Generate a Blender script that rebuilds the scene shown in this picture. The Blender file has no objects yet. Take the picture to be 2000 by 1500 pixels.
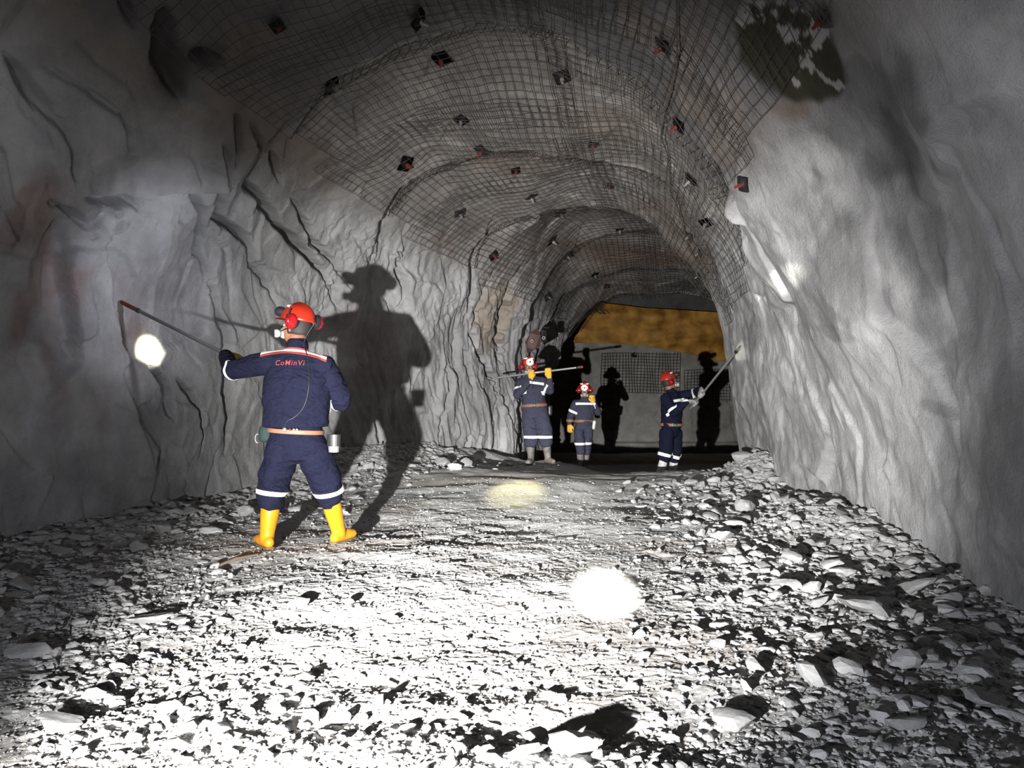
import bpy, math, random
import numpy as np
from mathutils import Vector, Matrix
from mathutils.bvhtree import BVHTree
from mathutils.geometry import intersect_line_plane

scene = bpy.context.scene
COL = scene.collection
PI = math.pi
F = 1511.0          # focal length in pixels of the 2000 px wide frame
CZ = 1.12           # height of the camera above the drift floor
HY = 772.0          # image row of the horizon

def W(px, py, d):
    """point at distance d along the drift that the photograph shows at (px, py)"""
    return Vector(((px - 1000.0) / F * d, d, CZ + (HY - py) / F * d))

# ------------------------------------------------------------ camera
cam = bpy.data.cameras.new('camera')
cam.sensor_width = 36.0
cam.lens = F / 2000.0 * 36.0
cam.shift_y = 22.0 / 2000.0
cam.clip_start = 0.05
cam_o = bpy.data.objects.new('camera', cam)
cam_o.location = (0, 0, CZ)
cam_o.rotation_euler = (PI / 2, 0, 0)
COL.objects.link(cam_o)
scene.camera = cam_o

# ------------------------------------------------------------ world, exposure
world = bpy.data.worlds.new('world')
scene.world = world
world.use_nodes = True
world.node_tree.nodes['Background'].inputs[0].default_value = (0.5, 0.47, 0.42, 1)
world.node_tree.nodes['Background'].inputs[1].default_value = 0.012
vs = scene.view_settings
vs.view_transform = 'Standard'
vs.look = 'None'
vs.exposure = 0.0
vs.gamma = 1.0
vs.use_curve_mapping = False
scene.cycles.max_bounces = 5
scene.cycles.diffuse_bounces = 4

# ------------------------------------------------------------ lights
def spot(name, loc, target, power, angle, blend, radius, color=(1, 1, 1), parent=None):
    l = bpy.data.lights.new(name, 'SPOT')
    l.energy = power; l.spot_size = math.radians(angle); l.spot_blend = blend
    l.shadow_soft_size = radius; l.color = color
    o = bpy.data.objects.new(name, l)
    COL.objects.link(o)
    o.location = loc
    o.rotation_euler = (Vector(target) - Vector(loc)).to_track_quat('-Z', 'Y').to_euler()
    if parent is not None:
        o.parent = parent
        o.matrix_parent_inverse = parent.matrix_world.inverted()
    return o

LAMP = Vector((-1.1, 0.0, 0.53))
def aim(az, el): return LAMP + Vector((math.sin(math.radians(az)), math.cos(math.radians(az)), math.tan(math.radians(el))))
spot('work_lamp_beam', LAMP, aim(12, 2), 7800, 61, 1.0, 0.03, (1.0, 0.98, 0.95))
spot('work_lamp_hot_centre', LAMP, aim(8, -9), 6500, 27, 1.0, 0.03, (1.0, 0.99, 0.97))
spot('work_lamp_spill', LAMP, aim(34, -12), 420, 108, 1.0, 0.03, (0.9, 0.92, 1.0))
spot('work_lamp_left_spill', LAMP, aim(-29, 2), 210, 68, 1.0, 0.03, (0.92, 0.94, 1.0))
spot('work_lamp_scatter', LAMP, aim(0, 5), 34, 170, 1.0, 0.03, (0.9, 0.92, 1.0))

# cap lamps of the people standing beside the camera
spot('visitor_cap_lamp', (0.1, -0.2, 1.6), (0.521, 4.37, 0.0), 22000, 5.2, 0.9, 0.02, (1.0, 0.99, 0.9))
spot('visitor_cap_lamp', (0.6, -0.4, 1.55), (2.801, 8.315, 2.28), 12000, 2.2, 0.9, 0.02, (1.0, 0.98, 0.82))

# ------------------------------------------------------------ noise in numpy
def _h(i, j, k, s):
    n = (i * 73856093) ^ (j * 19349663) ^ (k * 83492791) ^ (s * 2654435761 & 0xffffffff)
    n &= 0xffffffff
    n = ((n ^ (n >> 15)) * 2246822519) & 0xffffffff
    n = ((n ^ (n >> 13)) * 3266489917) & 0xffffffff
    n ^= n >> 16
    return (n & 0xffffff) / float(0x1000000)

def vnoise(p, scale=1.0, seed=0):
    """value noise -1..1 at the rows of p; scale = frequency (number or triple)"""
    q = p * np.asarray(scale, float)
    i = np.floor(q).astype(np.int64); f = q - i
    f = f * f * f * (f * (f * 6 - 15) + 10)
    r = 0
    for a in (0, 1):
        wa = f[:, 0] if a else 1 - f[:, 0]
        for b in (0, 1):
            wb = f[:, 1] if b else 1 - f[:, 1]
            for c in (0, 1):
                wc = f[:, 2] if c else 1 - f[:, 2]
                r = r + wa * wb * wc * _h(i[:, 0] + a, i[:, 1] + b, i[:, 2] + c, seed)
    return r * 2 - 1

def fbm(p, scale=1.0, octs=4, seed=0, gain=0.5):
    r = 0; a = 1.0; s = np.asarray(scale, float)
    for o in range(octs):
        r = r + a * vnoise(p, s, seed + o * 7); s = s * 2.03; a *= gain
    return r

def facets(p, scale=1.0, seed=0, tilt=0.9, off=1.2):
    """cells of tilted flat planes (broken rock); returns about -1..1"""
    q = p * np.asarray(scale, float)
    i = np.floor(q).astype(np.int64)
    best = np.full(len(q), 1e9); val = np.zeros(len(q))
    for a in (-1, 0, 1):
        for b in (-1, 0, 1):
            for c in (-1, 0, 1):
                I, J, K = i[:, 0] + a, i[:, 1] + b, i[:, 2] + c
                dx = q[:, 0] - I - _h(I, J, K, seed + 1)
                dy = q[:, 1] - J - _h(I, J, K, seed + 2)
                dz = q[:, 2] - K - _h(I, J, K, seed + 3)
                d = dx * dx + dy * dy + dz * dz
                v = (_h(I, J, K, seed + 4) - .5) * off + tilt * 2 * (dx * (_h(I, J, K, seed + 5) - .5) + dy * (_h(I, J, K, seed + 6) - .5) + dz * (_h(I, J, K, seed + 7) - .5))
                m = d < best
                best = np.where(m, d, best); val = np.where(m, v, val)
    return val

def sstep(a, b, x):
    t = np.clip((x - a) / (b - a), 0, 1)
    return t * t * (3 - 2 * t)

# ------------------------------------------------------------ drift sections
#        d      xl     xr    H(above camera) n
KEYS = [(-5.0, -4.6,  2.9, 3.6, 2.3), (1.0, -4.6,  2.7, 3.6, 2.3), (4.0, -4.45, 2.75, 3.5, 2.3),
        (6.2, -4.15, 2.95, 3.4, 2.35), (8.5, -3.45, 3.15, 3.3, 2.4), (10.0, -2.8, 3.35, 3.25, 2.5),
        (11.0, -2.15, 3.45, 3.2, 2.5), (12.0, -1.5, 3.52, 3.15, 2.6), (12.5, -1.15, 3.85, 3.12, 2.6),
        (13.3, -0.6, 4.3, 3.1, 2.7), (14.5, -0.05, 4.8, 3.0, 2.8), (16.0, 0.25, 5.2, 2.9, 2.9),
        (19.9, 0.88, 6.5, 2.58, 3.2), (20.0, 0.88, 6.5, 2.58, 3.2), (20.4, -1.5, 8.2, 4.3, 3.0), (28.5, -1.5, 9.0, 4.6, 3.0)]
K = np.array(KEYS)
def key(d, c): return np.interp(d, K[:, 0], K[:, c])

def floor_base(x, d):
    x = np.asarray(x, float); d = np.asarray(d, float)
    z = (0.12 - 0.05 * sstep(0.3, 1.5, x)) * np.exp(-((d - 10.0) / 1.5) ** 2) + 0.10 * np.exp(-((d - 11.6) / 1.2) ** 2) * (1 - sstep(-1.2, 0.2, x))
    z = z - 0.29 * sstep(10.6, 12.2, d) * sstep(0.7, 2.0, x)
    low = sstep(12.9, 14.4, d) * (1 - 1.0 * sstep(0.7, 2.0, x))
    z = z - 0.27 * low
    z = z - 0.6 * sstep(15.0, 22.0, d)
    # low banks and heaps of rubble against the walls
    dr = key(d, 2) - x; dl = x - key(d, 1)
    z = z + 0.30 * np.exp(-((d - 10.3) / 0.8) ** 2) * (1 - sstep(0.0, 0.7, dr))
    z = z + 0.13 * np.exp(-((d - 6.6) / 1.2) ** 2) * (1 - sstep(0.1, 0.9, dr))
    z = z - 0.07 * (1 - sstep(0.0, 1.2, dr)) * (1 - sstep(4.5, 6.0, d))
    z = z + 0.22 * (1 - sstep(0.0, 1.0, dl)) * (1 - sstep(12.8, 14.0, d)) * sstep(9.0, 10.0, d)
    z = z - 0.06 * np.exp(-((d - 8.6) / 0.9) ** 2) * (1 - sstep(0.5, 3.0, dl))
    return z

def floor_z(x, d):
    x = np.atleast_1d(np.asarray(x, float)); d = np.atleast_1d(np.asarray(d, float))
    p = np.stack([x, d, x * 0], 1)
    dr = key(d, 2) - x; dl = x - key(d, 1)
    side = np.clip(1 - np.minimum(dr, dl) / 2.0, 0, 1)
    return floor_base(x, d) + 0.035 * fbm(p, 0.9, 3, 11) * (0.5 + 0.5 * side) + 0.010 * vnoise(p, 5.0, 31)

NU = 401
dl_base = np.concatenate([np.linspace(-5, 3, 60)[:-1], np.linspace(3, 20.0, 430)[:-1], np.linspace(20.0, 20.4, 12)[:-1], np.linspace(20.4, 28.5, 60)])
def build_base():
    th = np.linspace(0, PI, 1601)
    G = np.zeros((len(dl_base), NU, 3))
    us = np.linspace(0, 1, NU)
    for r, d in enumerate(dl_base):
        xl, xr, H, n = key(d, 1), key(d, 2), key(d, 3), key(d, 4)
        cx = (xl + xr) / 2; hw = (xr - xl) / 2
        zb = float(floor_base(cx, d)) - 0.45
        c = np.cos(th); s = np.sin(th)
        x = cx + hw * np.sign(c) * np.abs(c) ** (2 / n)
        z = zb + (CZ + H - zb) * np.abs(s) ** (2 / n)
        L = np.concatenate([[0], np.cumsum(np.hypot(np.diff(x), np.diff(z)))]); L /= L[-1]
        G[r, :, 0] = np.interp(us, L, x); G[r, :, 2] = np.interp(us, L, z); G[r, :, 1] = d
    return G
BASE = build_base()

def base_at(u, d):
    """position and outward normal of the smooth drift surface at arrays u (0 right .. 1 left), d"""
    u = np.clip(np.asarray(u, float), 0, 1); d = np.asarray(d, float)
    fu = u * (NU - 1); iu = np.clip(fu.astype(int), 0, NU - 2); fu = (fu - iu)[:, None]
    fr = np.interp(d, dl_base, np.arange(len(dl_base))); ir = np.clip(fr.astype(int), 0, len(dl_base) - 2); fr = (fr - ir)[:, None]
    a, b, c, e = BASE[ir, iu], BASE[ir, iu + 1], BASE[ir + 1, iu], BASE[ir + 1, iu + 1]
    p = (a * (1 - fu) + b * fu) * (1 - fr) + (c * (1 - fu) + e * fu) * fr
    return p
def normal_at(u, d):
    e = 0.012; ed = 0.12
    tu = base_at(np.clip(u + e, 0, 1), d) - base_at(np.clip(u - e, 0, 1), d)
    td = base_at(u, d + ed) - base_at(u, d - ed)
    n = np.cross(tu, td)
    n /= np.linalg.norm(n, axis=1)[:, None] + 1e-9
    return n  # sign fixed below
_t = normal_at(np.array([0.5]), np.array([6.0]))
NSGN = 1.0 if _t[0, 2] > 0 else -1.0

def project(p):
    d = np.maximum(p[:, 1], 0.05)
    return 1000 + F * p[:, 0] / d, HY - F * (p[:, 2] - CZ) / d

# cracks, and bands of shadow carved as grooves, on the left wall: (points, half width px, depth m)
CRACKS_AND_SHADES = [
    ([(359,361),(373,389),(387,421),(400,460),(408,535)], 12, .22), ([(408,535),(420,627),(422,720),(425,813),(420,883)], 11, .16),
    ([(410,250),(413,283),(417,317),(411,384),(434,431),(467,454),(495,487),(490,519),(518,543),(532,599)], 7, .2),
    ([(447,187),(443,240),(430,300)], 5, .14), ([(473,200),(477,253),(493,277),(497,317),(487,360),(518,403),(551,445),(593,487),(625,533),(639,571),(658,603)], 8, .22),
    ([(565,379),(593,431),(611,473),(644,510),(677,571)], 6, .18), ([(523,290),(535,320),(546,356)], 7, .16),
    ([(271,706),(299,748),(317,818)], 9, .12), ([(322,734),(355,767),(373,837),(369,888)], 6, .14), ([(280,870),(275,930)], 4, .1),
    ([(40,120),(80,190),(110,240),(130,290),(125,350)], 12, .13), ([(88,130),(160,170),(230,220),(250,300)], 4, .1),
    ([(330,20),(320,60),(318,120),(345,185)], 20, .3), ([(355,90),(420,95)], 12, .25), ([(245,0),(270,60)], 8, .18),
    ([(90,390),(130,410),(180,450)], 8, .16), ([(140,375),(200,390),(240,385),(262,412)], 7, .14),
    ([(773,483),(785,523),(780,590)], 4.5, .25), ([(928,517),(930,570),(913,637)], 5, .3),
    ([(968,530),(957,583),(940,613),(930,653),(933,683),(960,713),(970,740),(977,770),(968,803)], 5, .3),
    ([(1037,510),(1007,553),(1000,600),(990,663),(992,713)], 7, .4), ([(880,703),(880,760),(867,803),(858,867)], 3.5, .2),
    ([(907,677),(917,717),(930,773)], 3, .2), ([(1040,600),(1037,630)], 3, .2), ([(1000,720),(1012,770)], 3, .2), ([(640,540),(655,600)], 4, .1)]

def seg_dist(px, py, pts):
    best = np.full(len(px), 1e9); where = np.zeros(len(px))
    Ls = [math.hypot(b[0] - a[0], b[1] - a[1]) for a, b in zip(pts[:-1], pts[1:])]; tot = sum(Ls); acc = 0
    for n_, ((x0, y0), (x1, y1)) in enumerate(zip(pts[:-1], pts[1:])):
        vx, vy = x1 - x0, y1 - y0
        t = np.clip(((px - x0) * vx + (py - y0) * vy) / (vx * vx + vy * vy), 0, 1)
        dd = np.hypot(px - x0 - t * vx, py - y0 - t * vy)
        where = np.where(dd < best, (acc + t * Ls[n_]) / tot, where); best = np.minimum(best, dd); acc += Ls[n_]
    return best, where

def low_disp(p, u, d):
    """large rolling shape of the rock, outward positive"""
    ceil = sstep(0.18, 0.34, u) * (1 - sstep(0.68, 0.82, u))
    v = 0.16 * fbm(p, 0.42, 2, 3) + 0.07 * vnoise(p, (1.1, 0.9, 1.1), 5)
    # one step per blasted round: the roof drops towards the end of each, then jumps back up
    r = np.interp(d, [-5, 4.9, 7.6, 10.4, 12.6, 14.9, 17.2, 19.8, 29], [0, 1, 2, 3, 4, 5, 6, 7, 8]) + 0.22 * vnoise(p, (0.8, 0.1, 0.8), 9)
    fr = r - np.floor(r)
    saw = np.where(fr < 0.86, 0.5 - fr / 0.86, -0.5 + (fr - 0.86) / 0.14)
    v = v + saw * (0.22 * ceil + 0.09)
    v = v * (1 - 0.6 * sstep(19.2, 19.9, d) * (1 - sstep(20.2, 20.5, d)))
    # keep the corner of the right wall where it stands
    k = np.exp(-((d - 12.1) / 0.9) ** 2) * (1 - sstep(0.2, 0.32, u))
    return v * (1 - 0.7 * k)

def high_disp(p, u, d):
    left = sstep(0.66, 0.74, u); right = 1 - sstep(0.26, 0.34, u); ceil = 1 - left - right
    px, py = project(p)
    far = sstep(8.6, 10.2, d) * (1 - sstep(19.5, 20.2, d))
    # sheared coordinates: the beds on the left lean
    q = p.copy(); q[:, 0] = p[:, 0] + 0.30 * p[:, 2]; q[:, 1] = p[:, 1] + 0.25 * p[:, 2]
    q += 0.10 * np.stack([vnoise(p, 1.7, 41), vnoise(p, 1.7, 42), vnoise(p, 1.7, 43)], 1)
    near_l = left * (1 - far)
    v = near_l * (0.10 * facets(q, (0.9, 0.9, 0.55), 51) + 0.045 * facets(q, (2.6, 2.6, 1.2), 61) + 0.018 * fbm(q, (5, 5, 3), 4, 71) + 0.03 * fbm(q, (1.6, 1.6, .9), 3, 75))
    rub = near_l * np.exp(-(((px - 190) / 95) ** 2 + ((py - 425) / 45) ** 2))
    v = v + rub * 0.06 * facets(p, 7.0, 65, 1.4)
    st = left * far
    v = v + st * (0.07 * facets(q, (2.2, 2.2, 0.40), 81) + 0.038 * facets(q, (5.5, 5.5, 0.9), 91, 1.3) + 0.020 * facets(q, (13, 13, 2.0), 95, 1.3) + 0.008 * fbm(p, (14, 14, 5), 2, 97))
    qr = p.copy(); qr[:, 1] = p[:, 1] - 0.35 * p[:, 2]
    v = v + right * (0.11 * facets(qr + 0.1 * vnoise(p, 1.1, 44)[:, None], (0.8, 0.8, 0.6), 101, 0.9, 0.25) + 0.05 * fbm(qr, (1.3, 1.3, 0.8), 3, 105) + 0.028 * facets(qr, (2.4, 2.4, 1.5), 111, 0.9, 0.3) + 0.012 * fbm(p, 6, 4, 121))
    v = v + right * 0.012 * facets(p, (4.5, 4.5, 2.2), 131, 1.4) * sstep(6.5, 9.5, d)
    v = v + ceil * (0.045 * facets(p, 1.6, 141) + 0.022 * fbm(p, 4, 3, 151))
    v = v * (1 - 0.5 * np.exp(-((d - 12.1) / 0.5) ** 2) * right)
    for pts, w, dep in CRACKS_AND_SHADES:
        xs = [a for a, b in pts]; ys = [b for a, b in pts]
        m = (left + ceil > 0.5) & (u > 0.52) & (d > 1.5) & (d < 20) & (px > min(xs) - 30) & (px < max(xs) + 30) & (py > min(ys) - 30) & (py < max(ys) + 30)
        if not m.any(): continue
        jx = px[m] + 6 * vnoise(p[m], 5.0, 201) + 2 * vnoise(p[m], 17.0, 203); jy = py[m]
        dd, wh = seg_dist(jx, jy, pts)
        tp = np.sqrt(np.clip(np.sin(PI * np.clip(wh, 0.0, 1.0)), 0, 1)) * (0.95 + 0.4 * vnoise(p[m], 3.5, 207))
        v[m] = v[m] + 1.5 * dep * np.clip(tp, 0.1, 1) * np.exp(-(dd / (w * np.clip(tp, 0.2, 1.2))) ** 4 * 1.2)
    return v

def mesh_from(name, verts, faces_flat, loops_per_face, attrs=None, smooth=True):
    me = bpy.data.meshes.new(name)
    nv = len(verts); nf = len(faces_flat) // loops_per_face
    me.vertices.add(nv); me.vertices.foreach_set('co', np.asarray(verts, np.float32).ravel())
    me.loops.add(nf * loops_per_face); me.loops.foreach_set('vertex_index', np.asarray(faces_flat, np.int32).ravel())
    me.polygons.add(nf)
    me.polygons.foreach_set('loop_start', np.arange(0, nf * loops_per_face, loops_per_face, dtype=np.int32))
    me.polygons.foreach_set('loop_total', np.full(nf, loops_per_face, np.int32))
    me.polygons.foreach_set('use_smooth', np.full(nf, smooth, bool))
    if attrs is not None:
        a = me.color_attributes.new('Col', 'FLOAT_COLOR', 'POINT')
        a.data.foreach_set('color', np.asarray(attrs, np.float32).ravel())
    me.update(calc_edges=True)
    return me

def grid_faces(nr, nc, flip=False):
    i = np.arange(nr - 1)[:, None] * nc + np.arange(nc - 1)[None, :]
    q = np.stack([i, i + 1, i + nc + 1, i + nc], -1).reshape(-1, 4)
    return (q[:, ::-1] if flip else q).ravel()

def surf(u, d, high=True, shape=None):
    p = base_at(u, d); n = normal_at(u, d) * NSGN
    v = low_disp(p, u, d)
    if high: v = v + high_disp(p, u, d)
    if shape is not None:
        g = v.reshape(shape)
        for _ in range(1):
            g[1:-1] = (g[:-2] + 2 * g[1:-1] + g[2:]) / 4
            g[:, 1:-1] = (g[:, :-2] + 2 * g[:, 1:-1] + g[:, 2:]) / 4
        c_ = int(0.30 * shape[1])
        h = g[:, :c_].copy()
        for _ in range(3):
            h[1:-1] = (h[:-2] + 2 * h[1:-1] + h[2:]) / 4
            h[:, 1:-1] = (h[:, :-2] + 2 * h[:, 1:-1] + h[:, 2:]) / 4
        g[:, :c_] = h
        v = g.ravel()
    return p + n * v[:, None], n

# ------------------------------------------------------------ materials
def new_mat(name):
    m = bpy.data.materials.new(name); m.use_nodes = True
    nt = m.node_tree
    return m, nt, nt.nodes['Principled BSDF']

def plain(name, col, rough=0.7, metal=0.0, spec=0.5, emit=None, strength=0.0, bump=0.0, bscale=40.0, var=0.0, trans=0.0):
    m, nt, b = new_mat(name)
    b.inputs['Base Color'].default_value = (*col, 1)
    b.inputs['Roughness'].default_value = rough
    b.inputs['Metallic'].default_value = metal
    b.inputs['Specular IOR Level'].default_value = spec
    if trans: b.inputs['Transmission Weight'].default_value = trans
    if emit:
        b.inputs['Emission Color'].default_value = (*emit, 1)
        b.inputs['Emission Strength'].default_value = strength
    if bump or var:
        tc = nt.nodes.new('ShaderNodeTexCoord')
        n = nt.nodes.new('ShaderNodeTexNoise'); n.inputs['Scale'].default_value = bscale; n.inputs['Detail'].default_value = 5
        nt.links.new(tc.outputs['Object'], n.inputs['Vector'])
        if bump:
            bp = nt.nodes.new('ShaderNodeBump'); bp.inputs['Strength'].default_value = bump; bp.inputs['Distance'].default_value = 0.01
            nt.links.new(n.outputs['Fac'], bp.inputs['Height']); nt.links.new(bp.outputs['Normal'], b.inputs['Normal'])
        if var:
            n2 = nt.nodes.new('ShaderNodeTexNoise'); n2.inputs['Scale'].default_value = bscale * 0.2; n2.inputs['Detail'].default_value = 6
            nt.links.new(tc.outputs['Object'], n2.inputs['Vector'])
            mr = nt.nodes.new('ShaderNodeMapRange'); mr.inputs['From Min'].default_value = 0.3; mr.inputs['From Max'].default_value = 0.7
            mr.inputs['To Min'].default_value = 1 - var; mr.inputs['To Max'].default_value = 1 + var * 0.6
            nt.links.new(n2.outputs['Fac'], mr.inputs['Value'])
            mx = nt.nodes.new('ShaderNodeMix'); mx.data_type = 'RGBA'; mx.blend_type = 'MULTIPLY'; mx.inputs[0].default_value = 1
            mx.inputs[6].default_value = (*col, 1)
            nt.links.new(mr.outputs['Result'], mx.inputs[7]); nt.links.new(mx.outputs[2], b.inputs['Base Color'])
    return m

def rock_mat(name, scale=1.0, bump=0.6, lo=0.8, hi=1.12, attr=True, base=(0.4, 0.4, 0.41)):
    m, nt, b = new_mat(name)
    b.inputs['Roughness'].default_value = 0.95; b.inputs['Specular IOR Level'].default_value = 0.15
    tc = nt.nodes.new('ShaderNodeTexCoord')
    def noise(s, det, rough=0.6):
        n = nt.nodes.new('ShaderNodeTexNoise'); n.inputs['Scale'].default_value = s * scale
        n.inputs['Detail'].default_value = det; n.inputs['Roughness'].default_value = rough
        nt.links.new(tc.outputs['Object'], n.inputs['Vector']); return n
    n1 = noise(2.2, 8, 0.65)
    mr = nt.nodes.new('ShaderNodeMapRange'); mr.inputs['From Min'].default_value = 0.3; mr.inputs['From Max'].default_value = 0.7
    mr.inputs['To Min'].default_value = lo; mr.inputs['To Max'].default_value = hi
    nt.links.new(n1.outputs['Fac'], mr.inputs['Value'])
    mx = nt.nodes.new('ShaderNodeMix'); mx.data_type = 'RGBA'; mx.blend_type = 'MULTIPLY'; mx.inputs[0].default_value = 1
    if attr:
        at = nt.nodes.new('ShaderNodeVertexColor'); at.layer_name = 'Col'; nt.links.new(at.outputs['Color'], mx.inputs[6])
    else:
        mx.inputs[6].default_value = (*base, 1)
    nt.links.new(mr.outputs['Result'], mx.inputs[7]); nt.links.new(mx.outputs[2], b.inputs['Base Color'])
    n2 = noise(28, 6, 0.7); n3 = noise(130, 3, 0.6)
    b1 = nt.nodes.new('ShaderNodeBump'); b1.inputs['Strength'].default_value = bump; b1.inputs['Distance'].default_value = 0.02
    b2 = nt.nodes.new('ShaderNodeBump'); b2.inputs['Strength'].default_value = bump; b2.inputs['Distance'].default_value = 0.004
    nt.links.new(n2.outputs['Fac'], b1.inputs['Height']); nt.links.new(n3.outputs['Fac'], b2.inputs['Height'])
    nt.links.new(b1.outputs['Normal'], b2.inputs['Normal']); nt.links.new(b2.outputs['Normal'], b.inputs['Normal'])
    return m

M = {}
M['rock'] = rock_mat('drift_rock', 1.0, 1.0, 0.72, 1.16)
M['floor'] = rock_mat('crushed_rock_floor', 2.2, 0.8, 0.75, 1.15)
M['stone'] = rock_mat('loose_stone', 1.5, 0.5, 0.8, 1.15, False, (0.42, 0.42, 0.42))
M['stone_pale'] = rock_mat('pale_stone', 1.5, 0.5, 0.85, 1.1, False, (0.6, 0.6, 0.59))
M['wire'] = plain('dark_steel_wire', (0.055, 0.05, 0.046), 0.6, 0.3)
M['plate'] = plain('dark_steel_plate', (0.05, 0.045, 0.045), 0.55, 0.4, var=0.5, bscale=60)
M['steel'] = plain('worn_steel', (0.32, 0.31, 0.3), 0.5, 0.5, var=0.3, bscale=50)
M['red_paint'] = plain('dark_red_paint', (0.16, 0.02, 0.02), 0.6)

# ------------------------------------------------------------ object helpers
def tag(o, label=None, cat=None, group=None, kind=None):
    if label: o['label'] = label
    if cat: o['category'] = cat
    if group: o['group'] = group
    if kind: o['kind'] = kind
    return o
def link(name, me, mat=None, parent=None):
    o = bpy.data.objects.new(name, me); COL.objects.link(o)
    if mat is not None and me is not None:
        if not me.materials: me.materials.append(mat)
    if parent is not None:
        o.parent = parent
        o.matrix_parent_inverse = parent.matrix_world.inverted()
    return o
def empty(name, loc):
    o = bpy.data.objects.new(name, None); COL.objects.link(o); o.location = loc
    o.matrix_world = Matrix.Translation(loc); o.empty_display_size = 0.1
    return o

# ------------------------------------------------------------ drift walls and roof
def geo(a, b, n): return np.linspace(a, b, n)
ds = np.concatenate([np.linspace(-4.5, 2.6, 50)[:-1], np.linspace(2.6, 6.5, 330)[:-1], np.linspace(6.5, 10, 350)[:-1],
                     np.linspace(10, 15, 400)[:-1], np.linspace(15, 19.9, 150)[:-1], np.linspace(19.9, 20.4, 12)[:-1], np.linspace(20.4, 28.0, 50)])
NUH = 760
us = np.linspace(0, 1, NUH)
UU, DD = np.meshgrid(us, ds)
uf, df = UU.ravel(), DD.ravel()
P0, N0 = surf(uf, df, True, UU.shape)
PX, PY = project(P0)

def blob(x, y, rx, ry, ang=0, soft=0.35, jit=0.25, seed=0):
    c, s = math.cos(math.radians(ang)), math.sin(math.radians(ang))
    dx, dy = PX - x, PY - y
    a = (dx * c + dy * s) / rx; b = (-dx * s + dy * c) / ry
    r = np.sqrt(a * a + b * b) + jit * fbm(P0, 2.5, 3, 300 + seed)
    return 1 - sstep(1 - soft, 1 + soft, r)

left = sstep(0.66, 0.72, uf); right = 1 - sstep(0.24, 0.30, uf); ceil = 1 - left - right
colr = np.ones((len(uf), 3)) * 0.465
def mixc(c, w):
    global colr
    colr = colr * (1 - w[:, None]) + np.array(c)[None, :] * w[:, None]
colr *= np.array([1.0, 1.0, 1.015])
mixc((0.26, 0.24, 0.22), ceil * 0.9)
mixc((0.15, 0.145, 0.15), ceil * 0.8 * (1 - sstep(-0.3, 0.3, (df - 8.0) * 0.5 + fbm(P0, (0.6, 0.6, 0.6), 3, 471))))  # dimmer light on the near roof put into its colour
patch = sstep(-0.15, 0.35, fbm(P0, (0.7, 0.7, 0.5), 4, 401))
colr *= (1 - 0.22 * patch)[:, None]
patch2 = sstep(0.0, 0.12, fbm(P0, (0.9, 0.5, 0.6), 5, 411))
colr *= (1 - 0.16 * patch2 * right)[:, None]
brown = sstep(0.1, 0.5, fbm(P0, (0.9, 0.6, 0.9), 4, 421))
mixc((0.20, 0.16, 0.13), brown * ceil * 0.55)
near = (df > 1.5) & (df < 20)
# red oxide stains on the left wall
L_ = left * near
red = (blob(60, 560, 90, 190, 0, .5, .5, 1) + blob(170, 700, 110, 150, 20, .5, .5, 2) + blob(20, 420, 60, 70, 0, .5, .4, 3)).clip(0, 1) * sstep(-0.5, 0.5, fbm(P0, (2.2, 2.2, 1.1), 4, 431))
mixc((0.27, 0.17, 0.155), red * L_ * 0.6)
red2 = (blob(700, 650, 60, 50, 0, .5, .5, 4) + blob(720, 720, 50, 50, 0, .5, .5, 5)).clip(0, 1)
mixc((0.28, 0.16, 0.15), red2 * L_ * 0.28)
mixc((0.38, 0.32, 0.26), blob(965, 600, 38, 70, 10, .4, .4, 6) * L_ * 0.8)
# darker beds on the right wall
R_ = right * near
for (x, y, rx, ry, an, k, sd) in [(1690, 230, 95, 150, -12, .45, 11), (1760, 420, 60, 170, -18, .35, 12), (1660, 540, 90, 90, 0, .35, 13), (1540, 620, 60, 40, 0, .2, 14),
                              (1800, 480, 60, 110, -10, .25, 15), (1850, 690, 80, 25, -30, .2, 16), (1840, 800, 40, 14, 20, .3, 17), (1640, 655, 45, 14, 20, .3, 18)]:
    colr *= (1 - k * blob(x, y, rx, ry, an, .25, .55, sd) * R_)[:, None]
mixc((0.2, 0.13, 0.09), blob(1555, 215, 45, 25, 0, .5, .4, 19) * (R_ + ceil * near).clip(0, 1) * 0.6)
# flaked dark membrane high on the right shoulder
mem = blob(1545, 100, 115, 90, 40, .1, .22, 21) * near * ((uf > 0.15) & (uf < 0.45))
fl = sstep(-0.34, -0.26, fbm(P0, 6.0, 4, 443))
mixc((0.055, 0.05, 0.035), mem * fl)
mixc((0.5, 0.48, 0.46), mem * (1 - fl) * 0.6)
# shade of the recess high on the left, put into the rock colour
mixc((0.10, 0.09, 0.085), (blob(335, 140, 38, 60, -5, .3, .4, 22) + blob(410, 95, 50, 14, 0, .3, .4, 23)).clip(0, 1) * ((uf > 0.55) & near) * 0.8)
# far brown band across the roof
mixc((0.17, 0.12, 0.095), blob(1230, 495, 170, 22, 4, .4, .4, 24) * ceil * near * 0.8)
colr *= (1 + 0.05 * fbm(P0, 5, 3, 451))[:, None]
mot = sstep(0.05, 0.14, fbm(P0 + 0.2 * vnoise(P0, 2.0, 461)[:, None], (1.6, 1.1, 1.0), 5, 463)) - 0.5 * sstep(0.1, 0.2, fbm(P0, (3.2, 2.4, 2.0), 4, 467))
colr *= (1 - 0.10 * mot * (right + left))[:, None]
colr = colr.clip(0.01, 0.9)
rgba = np.concatenate([colr, np.ones((len(uf), 1))], 1)

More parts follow.
